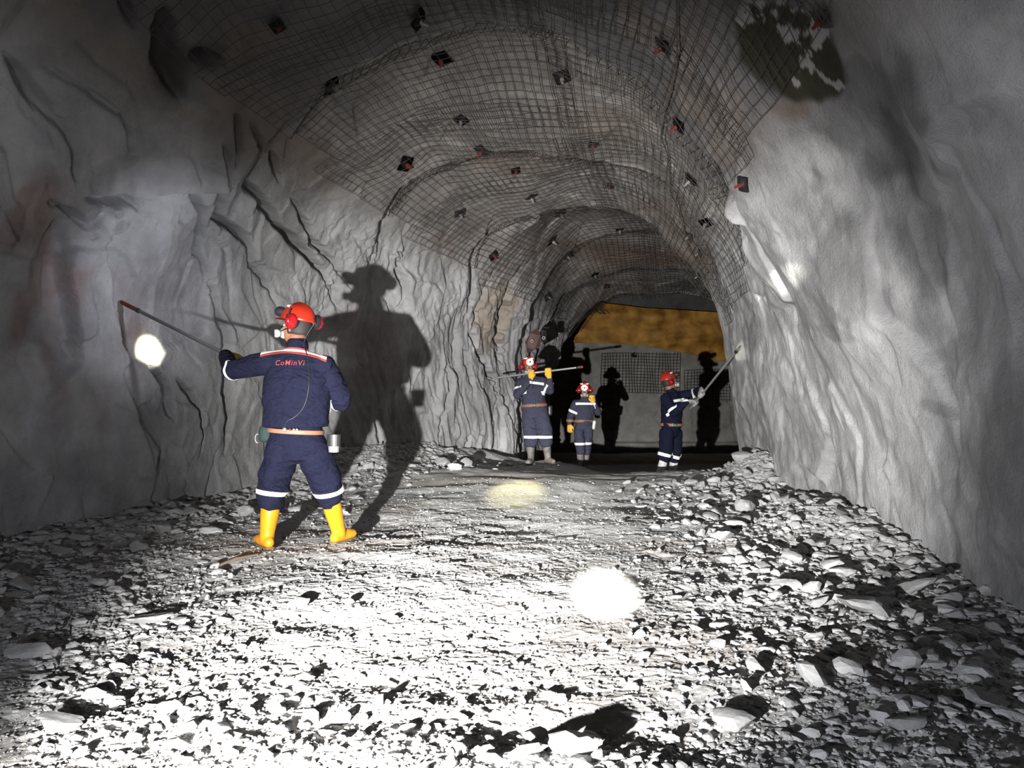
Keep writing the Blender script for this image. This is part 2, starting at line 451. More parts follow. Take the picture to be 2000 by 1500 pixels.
PG = P0.reshape(len(ds), NUH, 3); CG = rgba.reshape(len(ds), NUH, 4)
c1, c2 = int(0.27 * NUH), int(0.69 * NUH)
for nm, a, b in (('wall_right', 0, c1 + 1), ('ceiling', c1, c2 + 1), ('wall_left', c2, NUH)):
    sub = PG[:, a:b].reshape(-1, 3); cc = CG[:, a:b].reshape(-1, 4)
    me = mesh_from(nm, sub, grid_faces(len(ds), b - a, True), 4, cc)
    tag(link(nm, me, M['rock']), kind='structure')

# ------------------------------------------------------------ floor
fd = np.concatenate([np.linspace(-4.5, 1.7, 30)[:-1], np.exp(np.linspace(math.log(1.7), math.log(14.5), 1000))[:-1], np.linspace(14.5, 28, 90)])
NX = 820
TT, FD = np.meshgrid(np.linspace(0, 1, NX), fd)
xl = key(FD, 1) - 0.7; xr = key(FD, 2) + 0.7
FX = xl + (xr - xl) * TT
fx, fdd = FX.ravel(), FD.ravel()
fz = floor_z(fx, fdd)
fp = np.stack([fx, fdd, fz], 1)
q = fp.copy()
dr = key(fdd, 2) - fx; dl = fx - key(fdd, 1)
side = np.clip(1 - np.minimum(dr, dl) / 2.2, 0, 1)
kfar = 1 - 0.6 * sstep(6, 12, fdd)
fz = fz + kfar * (0.35 + 0.65 * side) * (0.011 * facets(q, (9, 9, 9), 501, 1.2) + 0.008 * facets(q, (26, 26, 26), 511, 1.3) + 0.006 * vnoise(q, 45, 521)) + side * 0.02 * facets(q, (5, 5, 5), 531, 1.2)
# wheel ruts and scrapes running along the drift
fz = fz + 0.012 * vnoise(q, (2.0, 0.35, 1), 541) + 0.010 * sstep(5, 8, fdd) * vnoise(q, (1.2, 3.5, 1), 551)
# hollow behind the big stones in front
fz = fz - 0.05 * np.exp(-((fx - 0.28) / 0.32) ** 2 - ((fdd - 2.62) / 0.16) ** 2)
fp[:, 2] = fz
fcol = np.ones((len(fx), 3)) * np.array([0.52, 0.515, 0.505])
fcol *= (1 + 0.12 * fbm(fp, 1.5, 4, 561))[:, None]
tan = sstep(0.1, 0.6, fbm(fp, (0.8, 1.4, 1), 3, 571)) * 0.35
fcol = fcol * (1 - tan[:, None]) + np.array([0.36, 0.30, 0.25]) * tan[:, None]
fcol = fcol.clip(0.02, 0.9)
me = mesh_from('floor', fp, grid_faces(len(fd), NX, False), 4, np.concatenate([fcol, np.ones((len(fx), 1))], 1))
tag(link('floor', me, M['floor']), kind='structure')
FGZ = fz.reshape(len(fd), NX)
def ground(x, d):
    x = np.atleast_1d(np.asarray(x, float)); d = np.atleast_1d(np.asarray(d, float))
    r = np.clip(np.interp(d, fd, np.arange(len(fd))).round().astype(int), 0, len(fd) - 1)
    a = key(d, 1) - 0.7; b = key(d, 2) + 0.7
    c = np.clip(((x - a) / (b - a) * (NX - 1)).round().astype(int), 0, NX - 1)
    return FGZ[r, c]

# ------------------------------------------------------------ end wall of the chamber
bx, bz = np.meshgrid(np.linspace(-2.5, 9.8, 300), np.linspace(-1.6, 6.2, 220))
bp = np.stack([bx.ravel(), np.full(bx.size, 27.2), bz.ravel()], 1)
bd = 0.12 * fbm(bp, 0.5, 2, 601) + 0.06 * facets(bp, 0.9, 611) + 0.02 * facets(bp, 3.5, 615)
step = 1 - sstep(-0.55, -0.50, bp[:, 2])
bp[:, 1] += -np.abs(bd) - 0.28 * step * (bp[:, 0] > 3.2)
topd = 1 - 0.65 * sstep(3.75, 4.05, bp[:, 2] + 0.1 * vnoise(bp, 1.5, 631))[:, None]  # shade over the top of the end wall darkened into its colour
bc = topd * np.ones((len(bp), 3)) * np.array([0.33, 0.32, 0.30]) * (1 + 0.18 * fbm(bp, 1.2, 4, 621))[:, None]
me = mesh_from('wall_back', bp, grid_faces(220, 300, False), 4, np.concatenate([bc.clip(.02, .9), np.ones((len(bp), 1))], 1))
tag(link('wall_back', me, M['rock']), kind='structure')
SURF_BVH = None

# ------------------------------------------------------------ wires and tubes
def sweep(lines, rad, sides=4):
    """lines: list of (n,3) arrays -> verts, quads of thin tubes"""
    V = []; Q = []; off = 0
    for P in lines:
        P = np.asarray(P, float); n = len(P)
        T = np.gradient(P, axis=0); T /= np.linalg.norm(T, axis=1)[:, None] + 1e-9
        ref = np.array([0.13, 0.31, 0.94]) if abs(T[:, 2]).mean() < 0.8 else np.array([0.9, 0.3, 0.1])
        A = np.cross(T, ref); A /= np.linalg.norm(A, axis=1)[:, None] + 1e-9
        B = np.cross(T, A)
        r = rad if np.ndim(rad) else np.full(n, rad)
        ang = np.arange(sides) * 2 * PI / sides
        ring = P[:, None, :] + r[:, None, None] * (A[:, None, :] * np.cos(ang)[None, :, None] + B[:, None, :] * np.sin(ang)[None, :, None])
        V.append(ring.reshape(-1, 3))
        i = np.arange(n - 1)[:, None] * sides + np.arange(sides)[None, :]
        j = np.arange(n - 1)[:, None] * sides + (np.arange(sides)[None, :] + 1) % sides
        Q.append((np.stack([i, j, j + sides, i + sides], -1) + off).reshape(-1, 4))
        off += n * sides
    return np.concatenate(V), np.concatenate(Q)
def tubes(name, lines, rad, mat, parent=None, sides=4):
    v, q_ = sweep(lines, rad, sides)
    return link(name, mesh_from(name, v, q_.ravel(), 4), mat, parent)

def sheet(u0, u1, d0, d1, seed, rot=0.0, wr=0.0034):
    L = np.linalg.norm(np.diff(BASE[np.argmin(abs(dl_base - (d0 + d1) / 2))], axis=0), axis=1).sum()
    nu = int(round(L * (u1 - u0) / 0.105)); nd = int(round((d1 - d0) / 0.105))
    lines = []
    def pos(uu, dd):
        uc = (u0 + u1) / 2; dc = (d0 + d1) / 2
        a = (uu - uc) * L; b = dd - dc
        c, s = math.cos(rot), math.sin(rot)
        a, b = a * c - b * s, a * s + b * c
        uu2, dd2 = uc + a / L, dc + b
        p = base_at(uu2, dd2); n = normal_at(uu2, dd2) * NSGN
        v = low_disp(p, uu2, dd2)
        sag = 0.085 + 0.05 * np.abs(vnoise(p, 1.3, seed)) + 0.035 * vnoise(p, 3.1, seed + 3) + 0.006 * vnoise(p, 11, seed + 5)
        j = 0.012 * np.stack([vnoise(p, 4, seed + 7), vnoise(p, 4, seed + 8), vnoise(p, 4, seed + 9)], 1)
        return p + n * (v - sag)[:, None] + j
    for i in range(nd + 1):
        dd = d0 + (d1 - d0) * i / nd
        lines.append(pos(np.linspace(u0, u1, nu * 2 + 1), np.full(nu * 2 + 1, dd)))
    for i in range(nu + 1):
        uu = u0 + (u1 - u0) * i / nu
        lines.append(pos(np.full(nd * 2 + 1, uu), np.linspace(d0, d1, nd * 2 + 1)))
    return lines
SHEETS = [
    (.285, .47, 4.0, 6.5, .03, 'roof mesh sheet highest on the right, over the flaked black membrane'),
    (.45, .66, 4.6, 6.7, -.03, 'roof mesh sheet highest on the left, in the dark'),
    (.275, .46, 6.2, 8.0, -.05, 'roof mesh sheet with a free vertical edge above the right wall'),
    (.44, .655, 6.4, 8.9, .04, 'dark roof mesh sheet with its lower corner on the upper left wall'),
    (.235, .45, 7.6, 9.3, .06, 'roof mesh sheet with a ragged diamond corner at the right'),
    (.43, .675, 8.5, 10.9, -.03, 'roof mesh sheet whose lower corner hangs above the cracked left wall'),
    (.21, .46, 9.0, 11.3, .02, 'roof mesh sheet reaching lowest on the right wall'),
    (.44, .69, 10.6, 12.9, .03, 'roof mesh sheet bulging over the striated left wall'),
    (.27, .47, 11.1, 13.4, -.04, 'roof mesh sheet on the right, just behind the corner of the wall'),
    (.45, .705, 12.6, 14.9, .02, 'roof mesh sheet low on the left, above the wide black crack'),
    (.27, .5, 13.2, 15.9, .03, 'roof mesh sheet on the right before the brown roof band'),
    (.48, .71, 14.6, 17.2, -.03, 'roof mesh sheet on the left before the opening'),
    (.27, .52, 15.7, 18.4, -.02, 'roof mesh sheet on the right just inside the opening'),
    (.5, .71, 17.0, 19.6, .02, 'last roof mesh sheet on the left, at the lip of the opening'),
    (.27, .52, 18.2, 19.7, 0.0, 'last roof mesh sheet on the right, at the lip of the opening'),
]
for i, (a, b, c, e, rot, lab) in enumerate(SHEETS):
    o = tubes('wire_mesh_sheet', sheet(a, b, c, e, 700 + i * 13, rot), 0.0034, M['wire'])
    tag(o, 'welded steel ' + lab, 'wire mesh', 'welded mesh sheets bolted to the roof')
# mesh on the end wall
lines = []
for i in range(27):
    x = 3.1 + i * 0.105 + 0; z = np.linspace(1.2, 2.6, 30); lines.append(np.stack([x + .02 * np.sin(z * 3 + i), 26.86 + .04 * np.sin(z * 4 + i * .7), z], 1))
for i in range(14):
    z = 1.2 + i * 0.105; x = np.linspace(3.1, 5.83, 50); lines.append(np.stack([x, 26.86 + .04 * np.sin(x * 3 + i), z + .02 * np.sin(x * 2)], 1))
tag(tubes('wire_mesh_sheet', lines, 0.007, M['wire']), 'square steel mesh sheet on the end wall below the middle of the tarpaulin', 'wire mesh', 'mesh sheets on the end wall')
lines = []
for i in range(16):
    x = 6.0 + i * 0.105; z = np.linspace(0.9, 2.0, 24); lines.append(np.stack([x + .02 * np.sin(z * 3 + i), 26.86 + .04 * np.sin(z * 4 + i * .7), z], 1))
for i in range(11):
    z = 0.95 + i * 0.105; x = np.linspace(6.0, 7.6, 30); lines.append(np.stack([x, 26.86 + .04 * np.sin(x * 3 + i), z + .02 * np.sin(x * 2)], 1))
tag(tubes('wire_mesh_sheet', lines, 0.007, M['wire']), 'square steel mesh sheet on the end wall beside the corner of the right wall', 'wire mesh', 'mesh sheets on the end wall')

# ------------------------------------------------------------ rays through the photograph onto the built rock
def make_bvh(names):
    vs_, fs_ = [], []; off = 0
    for nm in names:
        me = bpy.data.objects[nm].data
        n = len(me.vertices); co = np.empty(n * 3, np.float32); me.vertices.foreach_get('co', co)
        nf = len(me.polygons); lv = np.empty(nf * 4, np.int32); me.loops.foreach_get('vertex_index', lv)
        vs_.append(co.reshape(-1, 3)); fs_.append(lv.reshape(-1, 4) + off); off += n
    return BVHTree.FromPolygons(np.concatenate(vs_).tolist(), np.concatenate(fs_).tolist())
SURF_BVH = make_bvh(['wall_left', 'wall_right', 'ceiling', 'wall_back'])
EYE = Vector((0, 0, CZ))
def hit(px, py):
    v = Vector(((px - 1000) / F, 1.0, (HY - py) / F)).normalized()
    loc, n, _, _ = SURF_BVH.ray_cast(EYE, v)
    if loc is None: return W(px, py, 20), Vector((0, -1, 0))
    if n.dot(v) > 0: n = -n
    return loc, n

# ------------------------------------------------------------ rock bolts with plates
def box_v(sx, sy, sz, bev=0.0):
    import bmesh
    bm = bmesh.new(); bmesh.ops.create_cube(bm, size=1.0)
    for v in bm.verts: v.co = Vector((v.co.x * sx, v.co.y * sy, v.co.z * sz))
    if bev: bmesh.ops.bevel(bm, geom=list(bm.edges), offset=bev, segments=2, affect='EDGES')
    return bm
def bm_mesh(name, bm, smooth=False):
    me = bpy.data.meshes.new(name); bm.to_mesh(me); bm.free()
    for p in me.polygons: p.use_smooth = smooth
    return me
import bmesh
def plate_mesh():
    bm = bmesh.new()
    n = 9; vv = []
    for j in range(n):
        for i in range(n):
            x = -.5 + i / (n - 1); y = -.5 + j / (n - 1)
            r = math.hypot(x, y); vv.append(bm.verts.new((x, y, 0.16 * max(0, 1 - (r / 0.3) ** 2) - 0.05 * abs(x * y) * 4)))
    for j in range(n - 1):
        for i in range(n - 1):
            bm.faces.new((vv[j * n + i], vv[j * n + i + 1], vv[(j + 1) * n + i + 1], vv[(j + 1) * n + i]))
    g = bmesh.ops.solidify(bm, geom=list(bm.faces), thickness=0.06)
    return bm_mesh('plate', bm)
def nut_mesh():
    bm = bmesh.new()
    bmesh.ops.create_cone(bm, cap_ends=True, segments=6, radius1=0.16, radius2=0.15, depth=0.16, matrix=Matrix.Translation((0, 0, 0.22)))
    bmesh.ops.create_cone(bm, cap_ends=True, segments=12, radius1=0.09, radius2=0.08, depth=0.42, matrix=Matrix.Translation((0, 0, 0.34)))
    return bm_mesh('nut', bm)
PLATE, NUT = plate_mesh(), nut_mesh()
NUT_R = NUT.copy(); NUT_S = NUT.copy()
PLATE.materials.append(M['plate']); NUT_R.materials.append(M['red_paint']); NUT_S.materials.append(M['steel'])
BOLTS = [ # px, py, size px, twist, painted, where
    (808, 35, 32, 5, 0, 'square bolt plate at the top of the photo over the left of the roof'), (640, 160, 32, 40, 0, 'square bolt plate on the upper left roof above the cracked wall'),
    (862, 105, 28, 30, 1, 'bolt plate in the dark roof right and below of the topmost square plate'), (902, 228, 20, 50, 0, 'small bolt plate in the middle of the left roof mesh'),
    (788, 316, 25, 30, 1, 'reddish bolt plate low on the left edge of the roof mesh'), (943, 287, 22, 60, 1, 'bolt plate below the small one in the left roof mesh'),
    (1005, 327, 14, 0, 1, 'small red bolt head under the first roof ledge'), (1036, 378, 18, 55, 0, 'bolt plate with a pale hole left of the roof centre'),
    (895, 411, 18, 80, 0, 'narrow bolt plate on the left shoulder above the long wall crack'), (1092, 412, 16, 50, 0, 'tilted bolt plate near the roof centre'),
    (1074, 466, 18, 50, 0, 'bolt plate above the pale patch of the far roof'), (960, 497, 16, 80, 1, 'reddish narrow bolt plate low on the left mesh edge'),
    (1066, 578, 13, 70, 0, 'bolt plate at the left end of the opening lip'), (1098, 143, 24, 20, 0, 'round worn bolt plate near the middle of the upper roof'),
    (1302, 80, 28, 35, 1, 'bolt plate with red centre left of the hanging cord top'), (1333, 240, 24, 30, 1, 'long bolt plate with red centre right of the hanging cord'),
    (1159, 275, 12, 0, 1, 'red bolt head alone in the upper middle of the roof'), (1193, 357, 11, 0, 1, 'red bolt head just below the first roof ledge'),
    (1356, 345, 24, 20, 0, 'bent bolt plate right of the cord where the ledge ends'), (1460, 357, 24, 60, 1, 'bolt plate holding the free edge of the right mesh'),
    (1380, 428, 18, 60, 0, 'bolt plate on the right shoulder below the bent plate'), (1350, 458, 15, 40, 0, 'dark bolt plate crossed by the hanging cord'),
    (1210, 443, 12, 10, 0, 'flat bolt plate at the middle of the far roof'), (1373, 493, 13, 20, 0, 'bolt plate right of the cord above the opening'),
    (1103, 497, 12, 40, 0, 'pale bolt plate at the left of the brown roof band'), (1160, 533, 11, 50, 0, 'bolt plate just above the opening at the left of its middle'),
    (1371, 536, 10, 0, 0, 'small bolt head above the right end of the opening'), (540, 42, 22, 10, 1, 'dim red bolt plate at the top left of the roof'),
    (1618, 25, 34, 60, 1, 'large red bolt plate beside the flaked black membrane'), (1184, 556, 9, 0, 1, 'tiny red bolt head on the lip of the opening'),
    (1240, 692, 12, 3, 0, 'square bolt plate on the end wall under the tarpaulin')]
for i, (px, py, s, tw, painted, lab) in enumerate(BOLTS):
    loc, n = hit(px, py)
    u_mid = loc.y
    size = max(0.11, min(0.22, s / F * loc.y * 1.25))
    # hug the mesh: plates clamp the wires
    if loc.y < 20: 
        loc = loc + n * 0.06
    Z = (n + 0.15 * Vector((math.sin(i * 2.1), math.cos(i * 1.7), 0))).normalized()
    X = Z.cross(Vector((0, 1, 0))); X = X.normalized() if X.length > 0.1 else Z.cross(Vector((1, 0, 0))).normalized()
    Y = Z.cross(X)
    R = Matrix((X, Y, Z)).transposed().to_4x4() @ Matrix.Rotation(math.radians(tw), 4, 'Z')
    o = link('rock_bolt', None); 
    o.matrix_world = Matrix.Translation(loc) @ R @ Matrix.Scale(size, 4)
    tag(o, 'rusty ' + lab, 'rock bolt', 'rock bolts with plates holding the mesh')
    for nm, me in (('plate', PLATE), ('nut', NUT_R if painted else NUT_S)):
        c = bpy.data.objects.new(nm, me); COL.objects.link(c); c.parent = o

# ------------------------------------------------------------ stones
rng = np.random.default_rng(7)
def ico(sub):
    bm = bmesh.new(); bmesh.ops.create_icosphere(bm, subdivisions=sub, radius=1.0)
    v = np.array([x.co[:] for x in bm.verts]); f = np.array([[a.index for a in t.verts] for t in bm.faces]); bm.free()
    return v, f
ICO = {1: ico(1), 2: ico(2), 3: ico(3)}
def stone_shape(sub, seed, planes=9):
    r_ = np.random.default_rng(seed); v, f = ICO[sub]
    n = r_.normal(size=(planes, 3)); n /= np.linalg.norm(n, axis=1)[:, None]
    h = r_.uniform(0.36, 0.8, planes)
    dt = v @ n.T
    r = np.min(np.where(dt > 0.05, h[None, :] / np.maximum(dt, 0.05), 9), axis=1).clip(0.3, 1.25)
    p = v * r[:, None]
    return p * np.array([1.0, r_.uniform(0.5, 0.92), r_.uniform(0.32, 0.6)]), f
STONES = []
for k in range(14):
    v, f = stone_shape(3, 900 + k)
    v = v + 0.02 * np.stack([vnoise(v, 3, k), vnoise(v, 3, k + 50), vnoise(v, 3, k + 90)], 1)
    me = mesh_from('stone', v, f.ravel(), 3, smooth=False); me.materials.append(M['stone'])
    me2 = me.copy(); me2.materials.clear(); me2.materials.append(M['stone_pale'])
    STONES.append((me, me2))
def put_stone(x, d, size, lab, group, k=None, pale=False, rot=None, lift=0.25, sc=(1, 1, 1)):
    k = int(rng.integers(14)) if k is None else k
    o = bpy.data.objects.new('stone', STONES[k][1 if pale else 0]); COL.objects.link(o)
    o.location = (x, d, float(ground(x, d)[0]) + size * lift)
    o.rotation_euler = (rng.normal() * .25, rng.normal() * .25, rng.uniform(0, 6.28) if rot is None else rot)
    o.scale = (size * sc[0], size * sc[1], size * sc[2])
    tag(o, lab, 'stone', group)
    return o
def on_floor(px, py, z=0.0):
    d = 5.0
    for _ in range(40):
        x = (px - 1000) / F * d
        zz = float(floor_z(x, d)[0])
        d = 0.5 * d + 0.5 * (CZ - zz) * F / max(py - HY, 20)
    return (px - 1000) / F * d, d
BIG = [ # px, py of the foot, width px, pale, label
    (708, 920, 38, 1, 'pale rounded stone at the foot of the left wall inside the big shadow', .55), (887, 920, 28, 1, 'white rounded stone at the edge of the dark dip, right of the big shadow', .6),
    (852, 898, 24, 1, 'white flat stone touching the base of the left wall by the shadow foot', .6), (873, 903, 14, 1, 'small white stone between the two larger white ones by the left wall', .6),
    (1130, 1492, 190, 0, 'broad flat boulder at the bottom centre of the photo', .35), (1020, 1490, 110, 0, 'blunt boulder left of the broad one at the bottom edge', .4),
    (1440, 1432, 84, 0, 'light wedge-shaped boulder on the right of the foreground floor', .5), (1315, 1445, 56, 0, 'angular stone left of the light wedge-shaped boulder', .5),
    (107, 1085, 55, 0, 'large block in the dark rubble under the left wall', .6), (30, 1150, 80, 0, 'leaning slab at the left edge of the photo under the wall', .5),
    (365, 1010, 44, 0, 'pale block among the rubble left of the nearest worker', .6), (430, 1005, 30, 0, 'small block right of the pale one, left of the nearest worker', .6),
    (1700, 1075, 46, 0, 'block on the crest of the right rubble bank', .6), (1785, 1130, 46, 0, 'rounded block high on the right rubble bank against the wall', .6),
    (1745, 1170, 60, 0, 'long block in the middle of the right rubble bank', .6), (1620, 1165, 40, 0, 'block at the lower edge of the right rubble bank', .6),
    (1810, 1270, 66, 0, 'flat light slab low in the right rubble', .4), (1770, 1430, 90, 0, 'long leaning slab in the lower right rubble', .4),
    (1945, 1400, 120, 0, 'broad slab at the right edge of the photo', .4), (1355, 1012, 24, 0, 'flat pale stone on the hump before the dip', .5),
    (1318, 1138, 16, 0, 'small dark-shaded stone right of the bright floor spot', .6), (1262, 1286, 24, 0, 'small cupped stone in the middle floor', .6),
    (1368, 1212, 22, 0, 'small pointed stone casting a triangular shadow', .7), (580, 1190, 48, 0, 'flat stone alone in front of the nearest worker', .5),
    (470, 1275, 30, 0, 'pale stone on the lit floor below the nearest worker', .6), (90, 1440, 90, 0, 'long boulder at the lower left corner', .4),
    (60, 1290, 90, 0, 'flat slab at the left edge lower down', .35), (630, 1445, 42, 0, 'lone stone in the bright foreground', .6), (270, 1230, 90, 0, 'long flat slab among the left rubble', .35),
    (1250, 1180, 20, 0, 'stone at the right of the bright floor spot edge', .5), (1905, 1215, 60, 0, 'slab leaning on the base of the right wall', .5),
    (1160, 1075, 14, 0, 'small stone above the bright floor spot', .5), (1225, 945, 16, 0, 'small stone on the far hump in front of the shadow', .4), (150, 1060, 45, 0, 'block beside the largest one under the left wall', .6)]
for px, py, w, pale, lab, flat in BIG:
    x, d = on_floor(px, py)
    s = w / F * d * 0.5 * 1.15
    put_stone(x, d + s * 0.5, s, lab + ' (grey rock)' if False else lab, None, pale=bool(pale), rot=rng.normal() * .3, lift=0.22, sc=(1, 1, max(0.7, flat * 1.6)))
made = len(BIG)
zones = [ # count, xmin-frac from wall ..., label, group
    (95, 'R', 'grey angular stone in the rubble along the foot of the right wall', 'rubble stones along the right wall'),
    (85, 'L', 'grey angular stone in the rubble along the foot of the left wall', 'rubble stones along the left wall'),
    (86, 'C', 'loose grey stone lying on the crushed rock floor', 'loose stones on the open floor')]
for cnt, z, lab, grp in zones:
    for i in range(cnt):
        if z == 'R':
            d = rng.uniform(3.0, 11.3); x = float(key(d, 2)) - 0.12 - abs(rng.normal()) * (0.6 if d < 9.3 else 0.25); s = rng.uniform(0.05, 0.13) * (1.2 if rng.random() < .2 else 0.8)
        elif z == 'L':
            d = rng.uniform(3.6, 11.0); x = float(key(d, 1)) + 0.15 + abs(rng.normal()) * 0.75; s = rng.uniform(0.05, 0.13) * (1.2 if rng.random() < .2 else 0.8)
        else:
            d = rng.uniform(2.4, 8.5); x = rng.uniform(-0.62 * d, 0.55 * d) ; x = max(float(key(d, 1)) + .8, min(x, float(key(d, 2)) - .7)); s = rng.uniform(0.014, 0.034)
        put_stone(x, d, s, lab, grp)

# gravel, beyond counting
def gravel(name, n, sampler, sub, seed, lab, mat):
    r_ = np.random.default_rng(seed)
    x, d, s = sampler(r_, n)
    ok = (x > key(d, 1) - 0.1) & (x < key(d, 2) + 0.1); x, d, s = x[ok], d[ok], s[ok]; n = len(x)
    z = ground(x, d) + s * 0.15
    shapes = [stone_shape(sub, seed + 10 + k, 7) for k in range(20)]
    Vs = np.stack([a for a, b in shapes]); f = shapes[0][1]
    k = r_.integers(20, size=n)
    a = r_.uniform(0, 2 * PI, n); t = r_.normal(size=n) * 0.35
    ca, sa, ct, st = np.cos(a), np.sin(a), np.cos(t), np.sin(t)
    v = Vs[k] * s[:, None, None]
    y2 = v[..., 1] * ct[:, None] - v[..., 2] * st[:, None]; z2 = v[..., 1] * st[:, None] + v[..., 2] * ct[:, None]
    X = v[..., 0] * ca[:, None] - y2 * sa[:, None]; Y = v[..., 0] * sa[:, None] + y2 * ca[:, None]
    V = np.stack([X + x[:, None], Y + d[:, None], z2 + z[:, None]], -1).reshape(-1, 3)
    FF = (f[None] + (np.arange(n) * Vs.shape[1])[:, None, None]).ravel()
    me = mesh_from(name, V, FF, 3, smooth=False)
    o = link(name, me, mat); tag(o, lab, 'gravel', kind='stuff'); return o
def smp_side(r_, n):
    d = r_.uniform(2.6, 12.3, n) ** 1.0; side = r_.random(n) < 0.5
    off = np.abs(r_.normal(size=n)) * 0.75 + 0.0
    x = np.where(side, key(d, 2) - off, key(d, 1) + off)
    x = np.where(side & (d > 9.3), key(d, 2) - off * 0.4, x)
    s = np.exp(r_.normal(size=n) * 0.5) * 0.028
    return x, d, s.clip(0.015, 0.09)
def smp_floor(r_, n):
    d = 1.9 * (9.5 / 1.9) ** r_.random(n)
    x = (r_.random(n) * 1.5 - 0.8) * d
    s = np.exp(r_.normal(size=n) * 0.5) * 0.0048 * (0.7 + d / 8)
    return x, d, s.clip(0.002, 0.022)
def smp_patch(r_, n):
    # coarser spreads: lower left, lower right and a heap at the bottom centre
    t = r_.random(n)
    d = np.where(t < .45, r_.uniform(2.3, 5.5, n), np.where(t < .9, r_.uniform(2.3, 6.5, n), r_.normal(2.45, .12, n)))
    x = np.where(t < .45, -0.62 * d + np.abs(r_.normal(size=n)) * 0.55, np.where(t < .9, 0.60 * d - np.abs(r_.normal(size=n)) * 0.7, r_.normal(0.2, .35, n)))
    s = np.exp(r_.normal(size=n) * 0.5) * 0.012
    return x, d.clip(1.9, 9), s.clip(0.006, 0.05)
gravel('rubble', 9000, smp_side, 2, 1001, 'coarse grey rubble heaped along both walls of the drift', M['stone'])
gravel('gravel', 34000, smp_floor, 1, 1101, 'fine grey gravel scattered over the drift floor', M['stone'])
gravel('gravel', 9000, smp_patch, 2, 1201, 'coarser gravel spread in the lower corners of the photo', M['stone'])

# ============================================================ people
def cloth_mat(name, col, var):
    m = plain(name, col, 0.92, spec=0.12, bump=0.2, bscale=260, var=var)
    nt = m.node_tree; b = nt.nodes['Principled BSDF']; old = b.inputs['Normal'].links[0].from_node
    tc = next(n for n in nt.nodes if n.type == 'TEX_COORD')
    n = nt.nodes.new('ShaderNodeTexNoise'); n.inputs['Scale'].default_value = 7.5; n.inputs['Detail'].default_value = 2.5; n.inputs['Distortion'].default_value = 1.6
    mp = nt.nodes.new('ShaderNodeMapping'); mp.inputs['Scale'].default_value = (0.8, 0.8, 1.5); nt.links.new(tc.outputs['Object'], mp.inputs['Vector']); nt.links.new(mp.outputs['Vector'], n.inputs['Vector'])
    bp = nt.nodes.new('ShaderNodeBump'); bp.inputs['Strength'].default_value = 1.0; bp.inputs['Distance'].default_value = 0.035
    nt.links.new(n.outputs['Fac'], bp.inputs['Height']); nt.links.new(bp.outputs['Normal'], old.inputs['Normal'])
    return m
M['navy'] = cloth_mat('navy_workwear_cloth', (0.0085, 0.0095, 0.024), 0.15)
M['navy_dusty'] = cloth_mat('dusty_navy_cloth', (0.050, 0.052, 0.080), 0.2)
M['band'] = plain('reflective_band', (0.95, 0.95, 0.95), 0.35, spec=0.6)
M['band_red'] = plain('red_reflective_piping', (0.26, 0.04, 0.028), 0.6)
M['letters'] = plain('red_embroidery', (0.34, 0.045, 0.045), 0.7)
M['skin'] = plain('skin', (0.24, 0.105, 0.06), 0.55, var=0.15, bscale=40)
M['hair'] = plain('dark_hair', (0.015, 0.012, 0.010), 0.7)
M['helmet'] = plain('orange_red_helmet', (0.30, 0.020, 0.009), 0.3, spec=0.5)
M['muff'] = plain('red_ear_cup', (0.30, 0.008, 0.013), 0.22, spec=0.6)
M['black'] = plain('black_plastic', (0.02, 0.02, 0.022), 0.4)
M['grey'] = plain('grey_plastic', (0.35, 0.36, 0.34), 0.45)
M['white'] = plain('white_plastic', (0.7, 0.7, 0.66), 0.4)
M['yellow_boot'] = plain('yellow_rubber_boot', (0.58, 0.24, 0.010), 0.32, spec=0.5, var=0.22, bscale=16)
M['sole'] = plain('brown_rubber_sole', (0.12, 0.07, 0.03), 0.8)
M['dusty_boot'] = plain('dusty_grey_boot', (0.20, 0.185, 0.17), 0.7, var=0.6, bscale=40)
M['silver_boot'] = plain('pale_grey_boot', (0.55, 0.55, 0.54), 0.5, var=0.4, bscale=40)
M['glove'] = plain('yellow_leather_glove', (0.75, 0.42, 0.04), 0.8, var=0.25, bscale=50)
M['glove_grey'] = plain('grey_dusty_glove', (0.3, 0.3, 0.29), 0.9, var=0.25, bscale=50)
M['leather'] = plain('tan_leather_belt', (0.26, 0.12, 0.07), 0.6, var=0.2, bscale=40)
M['rod'] = plain('aluminium_rod', (0.42, 0.42, 0.42), 0.35, 0.7, var=0.15, bscale=8)
M['rod_dark'] = plain('grey_rod', (0.2, 0.2, 0.2), 0.4, 0.6, var=0.15, bscale=8)
M['rod_red'] = plain('rusty_red_rod_tip', (0.22, 0.035, 0.02), 0.6, 0.2, var=0.4, bscale=30)
M['lens'] = plain('lit_lamp_lens', (1, 1, 1), 0.3, emit=(1.0, 0.98, 0.92), strength=60.0)
M['lens_off'] = plain('lamp_reflector', (0.3, 0.3, 0.32), 0.2, 0.6)
M['green'] = plain('green_enamel', (0.02, 0.25, 0.12), 0.4)
M['dark_green'] = plain('dark_green_cloth', (0.006, 0.02, 0.018), 0.8)
M['eye_white'] = plain('eye', (0.6, 0.58, 0.55), 0.3)
M['tarp'] = None

